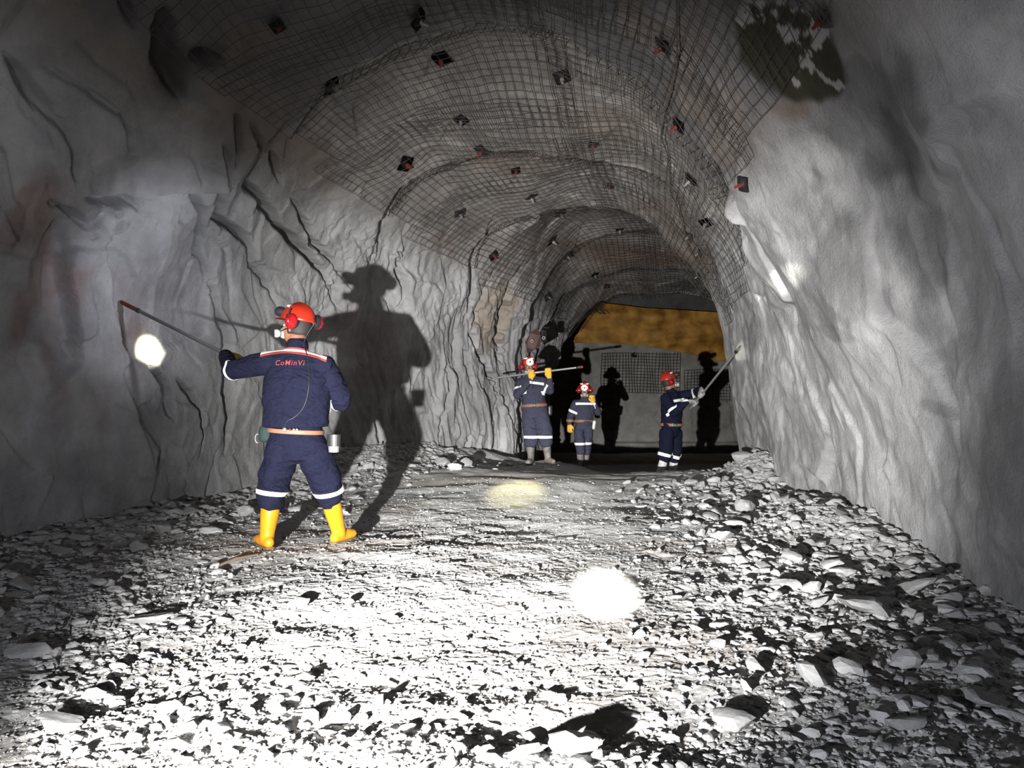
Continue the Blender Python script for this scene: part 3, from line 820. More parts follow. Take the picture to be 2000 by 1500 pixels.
def loft(path, rads, side, seg=16, cap=True):
    """closed tube through path; rads = (across, deep) per point; side = direction of 'across'"""
    P = [Vector(p) for p in path]; n = len(P); S = Vector(side)
    # rounded ends
    pts, rr = [], []
    def rad(i): 
        r = rads[i] if not np.isscalar(rads) else rads
        return (r, r) if np.isscalar(r) else r
    t0 = (P[0] - P[1]).normalized(); t1 = (P[-1] - P[-2]).normalized()
    r0 = rad(0); r1 = rad(n - 1)
    if cap:
        for a in (80, 50, 25):
            s, c = math.sin(math.radians(a)), math.cos(math.radians(a))
            pts.append(P[0] + t0 * (min(r0) * s)); rr.append((r0[0] * c, r0[1] * c))
    for i in range(n): pts.append(P[i]); rr.append(rad(i))
    if cap:
        for a in (25, 50, 80):
            s, c = math.sin(math.radians(a)), math.cos(math.radians(a))
            pts.append(P[-1] + t1 * (min(r1) * s)); rr.append((r1[0] * c, r1[1] * c))
    V = []; m = len(pts)
    for i in range(m):
        T = (pts[min(i + 1, m - 1)] - pts[max(i - 1, 0)]).normalized()
        A = S - T * S.dot(T)
        if A.length < 1e-3: A = T.orthogonal()
        A.normalize(); B = T.cross(A)
        for k in range(seg):
            a = 2 * PI * k / seg
            V.append(pts[i] + A * (rr[i][0] * math.cos(a)) + B * (rr[i][1] * math.sin(a)))
    Fc = []
    for i in range(m - 1):
        for k in range(seg):
            a, b = i * seg + k, i * seg + (k + 1) % seg
            Fc.append((a, b, b + seg, a + seg))
    Fc.append(tuple(reversed(range(seg)))); Fc.append(tuple(range((m - 1) * seg, m * seg)))
    return V, Fc

def ellipsoid(c, r, R=None, seg=20, rings=12):
    c = Vector(c); R = R or Matrix.Identity(3); V = []; Fc = []
    for i in range(1, rings):
        th = PI * i / rings
        for k in range(seg):
            a = 2 * PI * k / seg
            V.append(c + R @ Vector((r[0] * math.sin(th) * math.cos(a), r[1] * math.sin(th) * math.sin(a), r[2] * math.cos(th))))
    for i in range(rings - 2):
        for k in range(seg):
            a, b = i * seg + k, i * seg + (k + 1) % seg
            Fc.append((a, a + seg, b + seg, b))
    V.append(c + R @ Vector((0, 0, r[2]))); V.append(c - R @ Vector((0, 0, r[2])))
    t, bt = len(V) - 2, len(V) - 1
    for k in range(seg):
        Fc.append((t, k, (k + 1) % seg)); l = (rings - 2) * seg
        Fc.append((bt, l + (k + 1) % seg, l + k))
    return V, Fc

def merge(parts):
    V, Fc = [], []
    for v, f in parts:
        o = len(V); V += [tuple(x) for x in v]; Fc += [tuple(i + o for i in q_) for q_ in f]
    me = bpy.data.meshes.new('m'); me.from_pydata(V, [], Fc)
    bm = bmesh.new(); bm.from_mesh(me)
    # each closed island gets outward normals
    bmesh.ops.recalc_face_normals(bm, faces=bm.faces); bm.to_mesh(me); bm.free()
    return me

def organic(name, parts, voxel, smooth, mat, parent, fold=0.0, fscale=9.0, seed=0, fcenters=None, lap=True):
    """one continuous surface grown over the given volumes"""
    me = merge(parts)
    o = bpy.data.objects.new('tmp', me); COL.objects.link(o)
    r = o.modifiers.new('r', 'REMESH'); r.mode = 'VOXEL'; r.voxel_size = voxel
    if smooth:
        s = o.modifiers.new('s', 'SMOOTH'); s.iterations = smooth; s.factor = 0.5
    dg = bpy.context.evaluated_depsgraph_get()
    out = bpy.data.meshes.new_from_object(o.evaluated_get(dg))
    bpy.data.objects.remove(o)
    n = len(out.vertices); co = np.empty(n * 3); out.vertices.foreach_get('co', co); co = co.reshape(-1, 3)
    no = np.empty(n * 3); out.vertex_normals.foreach_get('vector', no); no = no.reshape(-1, 3)
    if fold:
        w = np.ones(n) * 0.45
        if fcenters is not None:
            for (c, rad_) in fcenters:
                w += 1.0 * np.exp(-(np.linalg.norm(co - np.array(c)[None], axis=1) / rad_) ** 2)
        # creases: ridged noise, stretched sideways
        qq = co + 0.06 * np.stack([vnoise(co, 5, seed), vnoise(co, 5, seed + 1), vnoise(co, 5, seed + 2)], 1)
        rdg = 1 - np.abs(vnoise(qq, (fscale * .55, fscale * .55, fscale * 1.5), seed + 5)) * 2
        co = co + no * (fold * w * (0.7 * rdg + 0.5 * vnoise(qq, fscale * 0.5, seed + 6)))[:, None]
        out.vertices.foreach_set('co', co.ravel()); out.update()
    out.name = name
    for p in out.polygons: p.use_smooth = True
    out.materials.clear()
    return link(name, out, mat, parent)

def band_from(obj, p, axis, w, name, mat, parent, lift=0.004, keep=None):
    """strip of the surface of obj between two planes, lifted off it: a band sewn on cloth"""
    bm = bmesh.new(); bm.from_mesh(obj.data)
    p = Vector(p); axis = Vector(axis).normalized()
    for s, nrm in ((-1, -axis), (1, axis)):
        bmesh.ops.bisect_plane(bm, geom=bm.verts[:] + bm.edges[:] + bm.faces[:], plane_co=p + axis * (w / 2 * s), plane_no=nrm, clear_outer=True)
    if keep is not None:
        dead = [f for f in bm.faces if not keep(f.calc_center_median(), f.normal)]
        bmesh.ops.delete(bm, geom=dead, context='FACES')
    if not bm.faces:
        bm.free(); return None
    bm.normal_update()
    nm = [v.normal.copy() for v in bm.verts]
    for v, n in zip(bm.verts, nm): v.co += n * lift
    ret = bmesh.ops.extrude_face_region(bm, geom=bm.faces[:])
    vv = [e for e in ret['geom'] if isinstance(e, bmesh.types.BMVert)]
    for v in vv: v.co += v.normal * 0.0015
    me = bpy.data.meshes.new(name); bm.to_mesh(me); bm.free()
    for f in me.polygons: f.use_smooth = True
    return link(name, me, mat, parent)

def V3(*a): return Vector(a)

def glove_parts(grip, rod_dir, elbow, r_rod=0.016, thumb_side=1, palm_flip=1, scale=1.0):
    """hand closed round a rod; returns parts and the wrist point"""
    X = Vector(rod_dir).normalized() * thumb_side
    Y = Vector(grip) - Vector(elbow); Y = (Y - X * Y.dot(X)).normalized()
    Z = X.cross(Y) * palm_flip
    g = Vector(grip)
    def L(x, y, z): return g + (X * x + Y * (y - 0.072) + Z * (z - 0.030)) * scale
    parts = [loft([L(0, -0.035, 0), L(0, 0.0, 0), L(0.0, 0.045, 0), L(0, 0.08, 0.002)], [(.028 * scale, .022 * scale), (.035 * scale, .021 * scale), (.043 * scale, .019 * scale), (.040 * scale, .015 * scale)], X)]
    for i, (x, k) in enumerate(((-.033, .86), (-.011, .98), (.011, 1.0), (.032, .92))):
        pts = [L(x, .070, 0), L(x * 1.05, .070 + .036 * k, .006), L(x * 1.05, .072 + .040 * k, .034 * k + .004), L(x, .066 + .014 * k, .056), L(x, .060, .050)]
        parts.append(loft(pts, [.0115 * scale, .011 * scale, .0105 * scale, .0095 * scale, .0085 * scale], X, 10))
    parts.append(loft([L(.030, .005, .006), L(.048, .035, .020), L(.044, .062, .044), L(.030, .082, .056)], [.015 * scale, .0135 * scale, .012 * scale, .010 * scale], Y, 10))
    return parts, L(0, -0.035, 0)

def open_hand_parts(wrist, ydir, xdir, curl=0.35, scale=1.0):
    """relaxed hand: ydir along the fingers, xdir towards the thumb"""
    Y = Vector(ydir).normalized(); X = Vector(xdir); X = (X - Y * X.dot(Y)).normalized(); Z = X.cross(Y)
    w = Vector(wrist)
    def L(x, y, z): return w + (X * x + Y * y + Z * z) * scale
    parts = [loft([L(0, 0, 0), L(0, .04, 0), L(0, .08, 0)], [(.030 * scale, .022 * scale), (.041 * scale, .020 * scale), (.041 * scale, .016 * scale)], X)]
    for x, k in ((-.032, .78), (-.011, .95), (.011, 1.0), (.032, .9)):
        pts = [L(x, .08, 0)]; a = curl * .4; y, z = .08, 0
        for s in (.042, .028, .022):
            y += s * k * math.cos(a); z += s * k * math.sin(a); pts.append(L(x * (1 + y), y, z)); a += curl * (1 + abs(x) * 6)
        parts.append(loft(pts, [.0115 * scale, .011 * scale, .010 * scale, .0085 * scale], X, 10))
    parts.append(loft([L(.028, .02, .004), L(.052, .045, .014), L(.060, .078, .026)], [.015 * scale, .0125 * scale, .010 * scale], Y, 10))
    return parts

def head_parts(c, R):
    """skull, jaw, nose, ears around centre c; R columns = right, front, up"""
    def L(x, y, z): return Vector(c) + R @ Vector((x, y, z))
    X = R @ Vector((1, 0, 0))
    ps = [ellipsoid(L(0, -.008, .03), (.076, .094, .088), R), ellipsoid(L(0, .022, -.035), (.060, .068, .080), R), ellipsoid(L(0, .045, -.082), (.036, .036, .026), R),
          loft([L(0, .088, .022), L(0, .103, -.006), L(0, .112, -.022)], [.009, .012, .016], X, 10),
          ellipsoid(L(0, .083, .030), (.052, .014, .012), R), ellipsoid(L(0, .084, -.055), (.024, .014, .012), R)]
    for s in (-1, 1):
        ps.append(ellipsoid(L(s * .079, -.008, -.005), (.010, .020, .034), R)); ps.append(ellipsoid(L(s * .040, .070, -.018), (.024, .020, .022), R))
    return ps

def face_details(c, R, parent, voxel):
    def L(x, y, z): return Vector(c) + R @ Vector((x, y, z))
    for s in (-1, 1):
        v, f = ellipsoid(L(s * .031, .083, .010), (.013, .009, .008), R, 14, 8)
        e = link('eye', merge([(v, f)]), M['eye_white'], parent); tag(e, 'dark-pupilled eye')
        link('pupil', merge([ellipsoid(L(s * .031, .0915, .010), (.005, .003, .005), R, 10, 6)]), M['black'], e)

def xf(obj, Mx):
    obj.data.transform(Mx)
    for p in obj.data.polygons: p.use_smooth = True
    obj.data.update(); return obj

def make_helmet(c, R, parent, lamp_on, muffs=((1, 0.0, 0), (-1, 0.0, 0)), stripe=True, lamp_tilt=0.0, muff_raise=0.0):
    """hard hat with peak, ridge, side ear cups, cap lamp; built round the head centre"""
    M4 = Matrix.Translation(c) @ R.to_4x4()
    # shell
    bm = bmesh.new(); seg, rings = 40, 14
    rows = []
    for i in range(rings + 1):
        th = (PI / 2) * i / rings; row = []
        for k in range(seg):
            a = 2 * PI * k / seg
            rx, ry, rz = .108, .132, .125
            x = rx * math.cos(a) * math.cos(th); y = ry * math.sin(a) * math.cos(th) - .004; z = rz * math.sin(th) ** .92
            # raised centre ridge
            z += .010 * math.exp(-(x / .022) ** 2) * math.sin(th)
            fl = 1 + .05 * max(0, 1 - th / .18)
            row.append(bm.verts.new((x * fl, y * fl, z)))
        rows.append(row)
    for i in range(rings):
        for k in range(seg):
            bm.faces.new((rows[i][k], rows[i][(k + 1) % seg], rows[i + 1][(k + 1) % seg], rows[i + 1][k]))
    bmesh.ops.remove_doubles(bm, verts=bm.verts, dist=.0004)
    bmesh.ops.recalc_face_normals(bm, faces=bm.faces)
    # peak and rim
    pk = []
    for j in range(5):
        row = []
        for k in range(21):
            a = math.radians(22 + 136 * k / 20)
            e = j / 4 * .055 * math.sin((a - math.radians(22)) / math.radians(136) * PI) ** .6
            row.append(bm.verts.new(((.112 + e * .4) * math.cos(a), (.136 + e) * math.sin(a) - .004, .003 - .25 * e)))
        pk.append(row)
    for j in range(4):
        for k in range(20): bm.faces.new((pk[j][k], pk[j][k + 1], pk[j + 1][k + 1], pk[j + 1][k]))
    bmesh.ops.solidify(bm, geom=bm.faces[:], thickness=.0035)
    me = bpy.data.meshes.new('helmet'); bm.to_mesh(me); bm.free()
    me.transform(Matrix.Translation((0, 0, .058)) ); 
    h = link('helmet', me, M['helmet'], parent); xf(h, M4)
    def sub(name, parts, mat, par=h):
        o = link(name, merge(parts), mat, par); return xf(o, M4)
    Z = Vector((0, 0, 1)); X = Vector((1, 0, 0)); Y = Vector((0, 1, 0))
    for s, up, bk in muffs:
        cx, cy, cz = s * .118, -.002 - bk, .012 + up
        cup = [loft([(s * .094, cy, cz), (s * .112, cy, cz), (s * .134, cy, cz), (s * .145, cy, cz)], [(.050, .041), (.055, .045), (.050, .041), (.028, .022)], Z, 22)]
        sub('ear_muff', cup, M['muff'])
        sub('ear_cushion', [loft([(s * .080, cy, cz), (s * .098, cy, cz)], [(.050, .041), (.053, .044)], Z, 22)], M['black'])
        sub('muff_arm', [loft([(s * .140, cy, cz), (s * .136, cy + .015, cz + .05), (s * .118, cy + .02, cz + .085)], .006, X, 8),
                         loft([(s * .112, cy + .005, .075), (s * .124, cy + .04, .075)], [(.012, .006), (.012, .006)], Z, 10)], M['black'])
    if stripe:
        for s in (-1, 1):
            pts = []
            for t in np.linspace(0, 1, 8):
                a = math.radians(66 - 52 * t); th = math.radians(50 - 6 * t)
                pts.append((s * .1095 * math.cos(a) * math.cos(th), .1335 * math.sin(a) * math.cos(th) - .004, .058 + .127 * math.sin(th) ** .92))
            v = []
            bmx = bmesh.new(); rws = []
            for p in pts:
                p = Vector(p); nrm = Vector((p.x / .108 ** 2, p.y / .132 ** 2, (p.z - .058) / .125 ** 2)).normalized()
                rws.append((p, nrm))
            rv = []
            for i, (p, nrm) in enumerate(rws):
                T = (rws[min(i + 1, 7)][0] - rws[max(i - 1, 0)][0]).normalized(); A = nrm.cross(T)
                rv.append([bmx.verts.new(p + A * w_ + nrm * l_) for w_, l_ in ((-.013, .001), (-.012, .0075), (.012, .0075), (.013, .001))])
            for i in range(7):
                for k in range(3): bmx.faces.new((rv[i][k], rv[i][k + 1], rv[i + 1][k + 1], rv[i + 1][k]))
            ms = bpy.data.meshes.new('reflective_strip'); bmx.to_mesh(ms); bmx.free()
            xf(link('reflective_strip', ms, M['band'], h), M4)
    # cap lamp on a bracket
    T = Matrix.Translation((0, .128, .105)) @ Matrix.Rotation(lamp_tilt, 4, 'X')
    def tp(x, y, z): return tuple(T @ Vector((x, y, z)))
    lamp = sub('cap_lamp', [loft([tp(0, -.012, 0), tp(0, .012, 0), tp(0, .040, 0)], [(.026, .026), (.034, .034), (.038, .038)], X, 20),
                            loft([tp(0, -.02, -.04), tp(0, -.014, 0)], [(.016, .008), (.018, .01)], X, 10)], M['black'])
    lens = link('lens', merge([ellipsoid(tp(0, .044, 0), (.050, .030, .050) if lamp_on else (.036, .012, .036))]), M['lens'] if lamp_on else M['lens_off'], lamp)
    xf(lens, M4)
    lp = M4 @ Vector(tp(0, .085, 0))
    cable = [(0, .122, .09), (.02, .10, .168), (.02, .02, .194), (.01, -.08, .165), (.0, -.137, .085), (0, -.142, .05)]
    cb = sub('lamp_cable', [loft(cable, .0035, X, 6)], M['black'])
    return h, lp, M4 @ Vector((0, -.142, .05))

def respirator(c, R, parent, side=1):
    M4 = Matrix.Translation(c) @ R.to_4x4(); X = Vector((1, 0, 0))
    m = link('respirator', merge([ellipsoid((0, .098, -.045), (.038, .034, .042), None, 20, 12)]), M['grey'], parent); xf(m, M4)
    for s in (-1, 1):
        k = link('filter', merge([loft([(s * .035, .105, -.052), (s * .050, .118, -.056), (s * .066, .130, -.060)], [.024, .031, .028], Vector((0, 0, 1)), 20, False)]), M['grey'], m); xf(k, M4)
        tag(k, 'pale round filter')
        k = link('strap', merge([loft([(s * .035, .10, -.035), (s * .078, .04, -.02), (s * .088, -.04, .0), (s * .03, -.098, .005)], [(.004, .008)] * 4, Vector((0, 0, 1)), 8)]), M['black'], m); xf(k, M4)
    return m

def boot_parts(knee, ankle, toe_dir, top_t, r_top, r_ank, h=0.075, L=0.27):
    """rubber boot: shaft, heel, foot"""
    K_, A = Vector(knee), Vector(ankle); t = Vector(toe_dir); t.z = 0; t.normalize(); S = t.cross(Vector((0, 0, 1)))
    top = A.lerp(K_, top_t)
    up = Vector((0, 0, 1))
    parts = [loft([top, A.lerp(top, .55), A.lerp(top, .12), A - up * .01], [r_top, (r_top * .97, r_top * 1.0), (r_ank * .95, r_ank * 1.05), (r_ank * .95, r_ank * 1.1)], S, 22)]
    base = A - up * (h - .0)
    parts.append(loft([base + up * .045 - t * .055, base + up * .052, base + up * .046 + t * L * .35, base + up * .040 + t * L * .62], [(.037, .042), (.042, .052), (.047, .046), (.044, .036)], S, 22))
    sole = [loft([base + up * .008 - t * .075, base + up * .008, base + up * .008 + t * L * .35, base + up * .008 + t * L * .66], [(.036, .012), (.040, .012), (.050, .012), (.042, .012)], S, 22)]
    return parts, sole, top, S

def person(name, label, J, opt):
    """J: joints in world space. opt: colours and options"""
    vx = opt.get('voxel', 0.012); sc = opt.get('fat', 1.0)
    base = Vector((J['pelvis'].x, J['pelvis'].y, min(J['ankL'].z, J['ankR'].z) - .08))
    root = empty(name, base); tag(root, label, 'person')
    sh = (J['shR'] - J['shL']).normalized(); hp = (J['hipR'] - J['hipL']).normalized()
    chest = (J['shL'] + J['shR']) / 2; pel = J['pelvis']
    spine = chest - pel
    hc, hR = J['head'], J['headR']
    neck0 = chest + Vector((0, 0, .03)); neck1 = hc + hR @ Vector((0, -.02, -.06))
    bodyS = sh
    # ---- body under the clothes, one continuous surface
    bp_ = head_parts(hc, hR)
    bp_.append(loft([neck0 - Vector((0, 0, .04)), neck1], [.070, .064], sh))
    tw = opt.get('shoulder', .17)
    bp_.append(loft([pel - spine * .12, pel + spine * .15, pel + spine * .45, pel + spine * .8, chest + Vector((0, 0, .0))], [(.135, .09), (.135, .095), (.13, .09), (.15, .10), (.13, .075)], sh))
    hands = []
    for s in 'LR':
        bp_.append(loft([J['sh' + s], J['el' + s]], [.052, .040], (0, 0, 1))); bp_.append(loft([J['el' + s], J['wr' + s]], [.038, .026], (0, 0, 1)))
        bp_.append(loft([J['hip' + s], J['kn' + s]], [.080, .055], hp)); bp_.append(loft([J['kn' + s], J['ank' + s]], [.052, .036], hp))
        bp_.append(loft([J['ank' + s] - Vector((0, 0, .03)), J['ank' + s] - Vector((0, 0, .035)) + J['toe' + s] * .12], [.034, .028], hp))
        # hands inside the gloves
        bp_ += [(v, f) for v, f in opt['hand' + s]]
    body = organic('body', bp_, max(vx * .8, .0075), 3, M['skin'], root)
    if opt.get('face', True): face_details(hc, hR, body, vx)
    # hair below the helmet
    hb = []
    for a in range(-105, 106, 10):
        ar = math.radians(a); hb.append(ellipsoid(Vector(hc) + hR @ Vector((.070 * math.sin(ar), -.012 - .086 * math.cos(ar), .012 + .006 * math.cos(ar))), (.020, .018, .062), hR, 10, 8))
    organic('hair', hb, .008, 5, M['hair'], root, fold=.002, fscale=30)
    # ---- jacket
    cloth = opt['cloth']; D_ = opt.get('depth', 1.0)
    hem = pel + spine * opt.get('hem', 0.02)
    prof = opt.get('torso', [(.195, .135), (.20, .14), (.205, .145), (.215, .15), (.175, .11), (.09, .075)])
    tp_ = [hem, pel + spine * .25, pel + spine * .5, pel + spine * .78, chest - spine * .01, chest + spine * .14]
    jp = [loft(tp_, [(a * sc, b * sc * D_) for a, b in prof], sh, 28, False)]
    jp.append(loft([chest + spine * .05, neck0 + (neck1 - neck0) * .62], [(.105, .088), (.078, .072)], sh, 20))
    jp.append(loft([J['shL'] - sh * .00, chest + spine * .02, J['shR']], [(.075 * sc, .075 * sc), (.10 * sc, .10 * sc), (.075 * sc, .075 * sc)], (0, 0, 1), 20))
    for s in 'LR':
        a, e, w = J['sh' + s], J['el' + s], J['wr' + s]
        jp.append(loft([a, a.lerp(e, .5), e], [.083 * sc, .078 * sc, .066 * sc], (0, 0, 1), 20))
        jp.append(loft([e, e.lerp(w, .5), e.lerp(w, .93)], [.066 * sc, .058 * sc, .046 * sc], (0, 0, 1), 20))
    fc = [(J['el' + s], .13) for s in 'LR'] + [(hem, .22)] + [(J['sh' + s], .1) for s in 'LR']
    jacket = organic('jacket', jp, vx, 4, cloth, root, fold=opt.get('fold', .007), fscale=9, seed=opt.get('seed', 1), fcenters=fc)
    # ---- trousers
    tp = []
    w_ = opt.get('trouser', 1.0)
    tp.append(loft([pel - spine * .16, pel - spine * .02, pel + spine * .14], [(.165 * w_, .12), (.180 * w_, .135), (.178 * w_, .13)], hp, 28))
    for s in 'LR':
        h_, k_, a_ = J['hip' + s], J['kn' + s], J['ank' + s]
        low = k_.lerp(a_, opt.get('cuff' + s, opt.get('cuff', .32)))
        tp.append(loft([h_, h_.lerp(k_, .5), k_, low], [(.105 * w_, .115), (.108 * w_, .115), (.102 * w_, .108), (.088 * w_, .092)], hp, 24))
    fc = [(J['kn' + s], .16) for s in 'LR'] + [(pel - spine * .2, .15)] + [(J['kn' + s].lerp(J['ank' + s], .3), .14) for s in 'LR']
    trousers = organic('trousers', tp, vx, 4, cloth, root, fold=opt.get('fold', .007) * 1.2, fscale=8, seed=opt.get('seed', 1) + 20, fcenters=fc)
    # ---- boots
    for s in 'LR':
        bpz, sl, top, S = boot_parts(J['kn' + s], J['ank' + s], J['toe' + s], opt.get('boot_top', .72), .068, .054)
        b = organic('boot', bpz, max(vx * .7, .008), 4, opt['boot'], root)
        link('sole', merge(sl), M['sole'] if opt.get('soles', True) else opt['boot'], b)
        ax = (J['kn' + s] - J['ank' + s])
        band_from(b, J['ank' + s] + ax * (opt.get('boot_top', .72) * .86), ax, .022, 'boot_rim', opt['boot'], b, .003)
    # ---- gloves
    for s in 'LR':
        g = organic('glove', opt['hand' + s], .006 if vx < .011 else .0085, 1, opt['glove' + s], root)
        for v, n in [(v, v.normal.copy()) for v in g.data.vertices]: v.co += n * .0035
    # ---- belt
    bz = pel + spine * opt.get('belt', .05)
    if opt.get('belt_ring'):
        rx_, ry_ = opt['belt_ring']; c0_ = pel + spine * opt.get('belt_z', .045)
        ringp = []
        for k in range(49):
            a = 2 * PI * k / 48; ringp.append(c0_ + sh * (rx_ * math.cos(a)) + sh.cross(Vector((0, 0, 1))) * (ry_ * math.sin(a)))
        belt = link('belt', merge([loft(ringp, [(.015, .004)] * 49, (0, 0, 1), 8, False)]), M['leather'], root)
        bm = bmesh.new(); bm.from_mesh(belt.data); bm.to_mesh(belt.data); bm.free()
        return root, body, jacket, trousers, belt
    belt = band_from(jacket if opt.get('belt_on_jacket') else trousers, bz, spine.lerp(Vector((0, 0, spine.length)), .5), .045, 'belt', M['leather'], root, .012)
    return root, body, jacket, trousers, belt

def sewn(jacket, trousers, J, specs):
    """reflective bands: on the sleeves and legs"""
    for kind, s, t, w in specs:
        if kind == 'sleeve':
            a, b = J['sh' + s], J['el' + s]
            if t > 1: a, b = J['el' + s], J['wr' + s]; t -= 1
            p = a.lerp(b, t); ax = b - a; L = ax.length
            band_from(jacket, p, ax, w, 'reflective_band', M['band'], jacket, keep=lambda c, n, p=p: (c - p).length < .135)
        else:
            a, b = J['kn' + s], J['ank' + s]
            p = a.lerp(b, t); ax = b - a
            band_from(trousers, p, ax, w, 'reflective_band', M['band'], trousers, keep=lambda c, n, p=p, q_=J['ank' + ('R' if s == 'L' else 'L')]: (c - p).length < .16 and abs(c.x - p.x) < .13)

def frame(front, up=(0, 0, 1)):
    f = Vector(front).normalized(); u = Vector(up); u = (u - f * u.dot(f)).normalized(); r = f.cross(u)
    return Matrix((r, f, u)).transposed()

def on_ground(px, d, lift=0.075):
    x = (px - 1000) / F * d
    return Vector((x, d, float(floor_base(x, d)) + lift))

# ------------------------------------------------------------ the nearest worker, seen from behind
tip, tn = hit(237, 590)
tip = tip + tn * 0.03
GL = W(461, 702, 6.12)                      # left hand on the rod
rd = (tip - GL).normalized()
GR = GL - rd * 0.82
butt = GL - rd * 0.98
J = {}
DP = 5.52
J['pelvis'] = W(578, 848, DP); J['shL'] = W(527, 708, DP + .02); J['shR'] = W(632, 714, DP + .02)
J['elL'] = W(452, 722, DP + .20); J['elR'] = W(668, 782, DP + .10)
handL, wl = glove_parts(GL, rd, J['elL'], thumb_side=-1, palm_flip=-1)
handR, wr = glove_parts(GR, rd, J['elR'], thumb_side=1, palm_flip=1)
J['wrL'] = wl; J['wrR'] = wr
J['hipL'] = W(552, 868, DP); J['hipR'] = W(607, 868, DP)
J['knL'] = W(535, 940, DP + .03); J['knR'] = W(634, 932, DP + .10)
J['ankL'] = W(521, 1052, DP + .02); J['ankR'] = W(662, 1038, DP + .22)
for s in 'LR': J['ank' + s].z = float(ground(J['ank' + s].x, J['ank' + s].y)[0]) + .085
J['toeL'] = Vector((-.55, .8, 0)).normalized(); J['toeR'] = Vector((.35, .93, 0)).normalized()
J["head"] = W(579, 642, DP + .06)
J['headR'] = frame((-.92, .36, .16), (-.12, .10, 1))
opt = dict(voxel=.0085, cloth=M['navy'], boot=M['yellow_boot'], gloveL=M['glove'], gloveR=M['glove'], handL=handL, handR=handR, hem=.10, belt=.02, seed=5, fat=1.04,
           cuffL=.30, cuffR=.36, boot_top=.74, fold=.013, belt_ring=(.197, .150), trouser=1.03, torso=[(.222, .15), (.222, .15), (.225, .155), (.225, .15), (.19, .115), (.12, .085)])
pr, body, jacket, trousers, belt = person('person', 'nearest worker, seen from behind in yellow boots, prying the left wall with a rod', J, opt)
hel, lampN, capback = make_helmet(J['head'], J['headR'], pr, False, muffs=((-1, .030, .03), (1, .060, .085)))
respirator(J['head'], J['headR'], pr)
sewn(jacket, trousers, J, [('sleeve', 'L', .97, .024), ('sleeve', 'R', 1.12, .036), ('leg', 'L', .20, .034), ('leg', 'R', .25, .034)])
# shoulder stripe and embroidered name on the back
back = lambda c, n: n.y < -.15 and (J['shL'].x - .045) < c.x < (J['shR'].x + .035)
ax = Vector((.16, 0, 1)).normalized()
yoke = W(578, 689, DP)
for off, w, m, lf, nm in ((0, .046, 'band_red', .003, 'shoulder_piping'), (.0, .016, 'band', .006, 'reflective_band'), (0, .005, 'grey', .008, 'band_seam')):
    # follows the shoulders: flat in the middle, falling at the ends
    bm = bmesh.new(); bm.from_mesh(jacket.data)
    def hgt(c): return c.z - (yoke.z + .012 - 0.35 * (c.x - yoke.x - .01) ** 2 * 2.2 - .10 * (c.x - yoke.x))
    for v in bm.verts: v.co.z = v.co.z  # no change of shape
    ly = bm.verts.layers.float.new('h')
    dead = [f for f in bm.faces if not back(f.calc_center_median(), f.normal) or abs(hgt(f.calc_center_median())) > .09]
    bmesh.ops.delete(bm, geom=dead, context='FACES')
    shift = {v: hgt(v.co) - v.co.z for v in bm.verts}
    for v in bm.verts: v[ly] = shift[v]; v.co.z += shift[v]
    for s, nrm in ((-1, Vector((0, 0, -1))), (1, Vector((0, 0, 1)))):
        bmesh.ops.bisect_plane(bm, geom=bm.verts[:] + bm.edges[:] + bm.faces[:], plane_co=Vector((0, 0, off + w / 2 * s)), plane_no=nrm, clear_outer=True)
    for v in bm.verts: v.co.z += (yoke.z + .012 - 0.77 * (v.co.x - yoke.x - .01) ** 2 - .10 * (v.co.x - yoke.x))
    bm.normal_update()
    for v in bm.verts: v.co += v.normal * lf if v.normal.y < 0 else -v.normal * lf
    me = bpy.data.meshes.new(nm); bm.to_mesh(me); bm.free()
    for f in me.polygons: f.use_smooth = True
    link(nm, me, M[m], jacket)
def project_text(txt, size, centre, obj, mat, name, direction=Vector((0, 1, 0)), right=Vector((1, 0, 0)), lift=.003, thick=.0001):
    cu = bpy.data.curves.new('t', 'FONT'); cu.body = txt; cu.size = size; cu.align_x = 'CENTER'; cu.align_y = 'CENTER'; cu.extrude = .0; cu.offset = thick; cu.resolution_u = 4; cu.space_character = 1.15
    o = bpy.data.objects.new('t', cu); COL.objects.link(o)
    dg = bpy.context.evaluated_depsgraph_get()
    me = bpy.data.meshes.new_from_object(o.evaluated_get(dg)); bpy.data.objects.remove(o)
    bm = bmesh.new(); bm.from_mesh(me)
    bmesh.ops.subdivide_edges(bm, edges=[e for e in bm.edges if e.calc_length() > .01], cuts=2)
    bvh = BVHTree.FromPolygons([v.co[:] for v in obj.data.vertices], [list(p.vertices) for p in obj.data.polygons])
    up = right.cross(direction)
    for v in bm.verts:
        q_ = centre + right * v.co.x + up * v.co.y - direction * .6
        loc, n, _, _ = bvh.ray_cast(q_, direction)
        v.co = (loc if loc is not None else q_ + direction * .6) - direction * lift
    me2 = bpy.data.meshes.new(name); bm.to_mesh(me2); bm.free()
    return link(name, me2, mat, obj)
project_text('CoMinVi', .052, W(573, 710, DP), jacket, M['letters'], 'lettering')
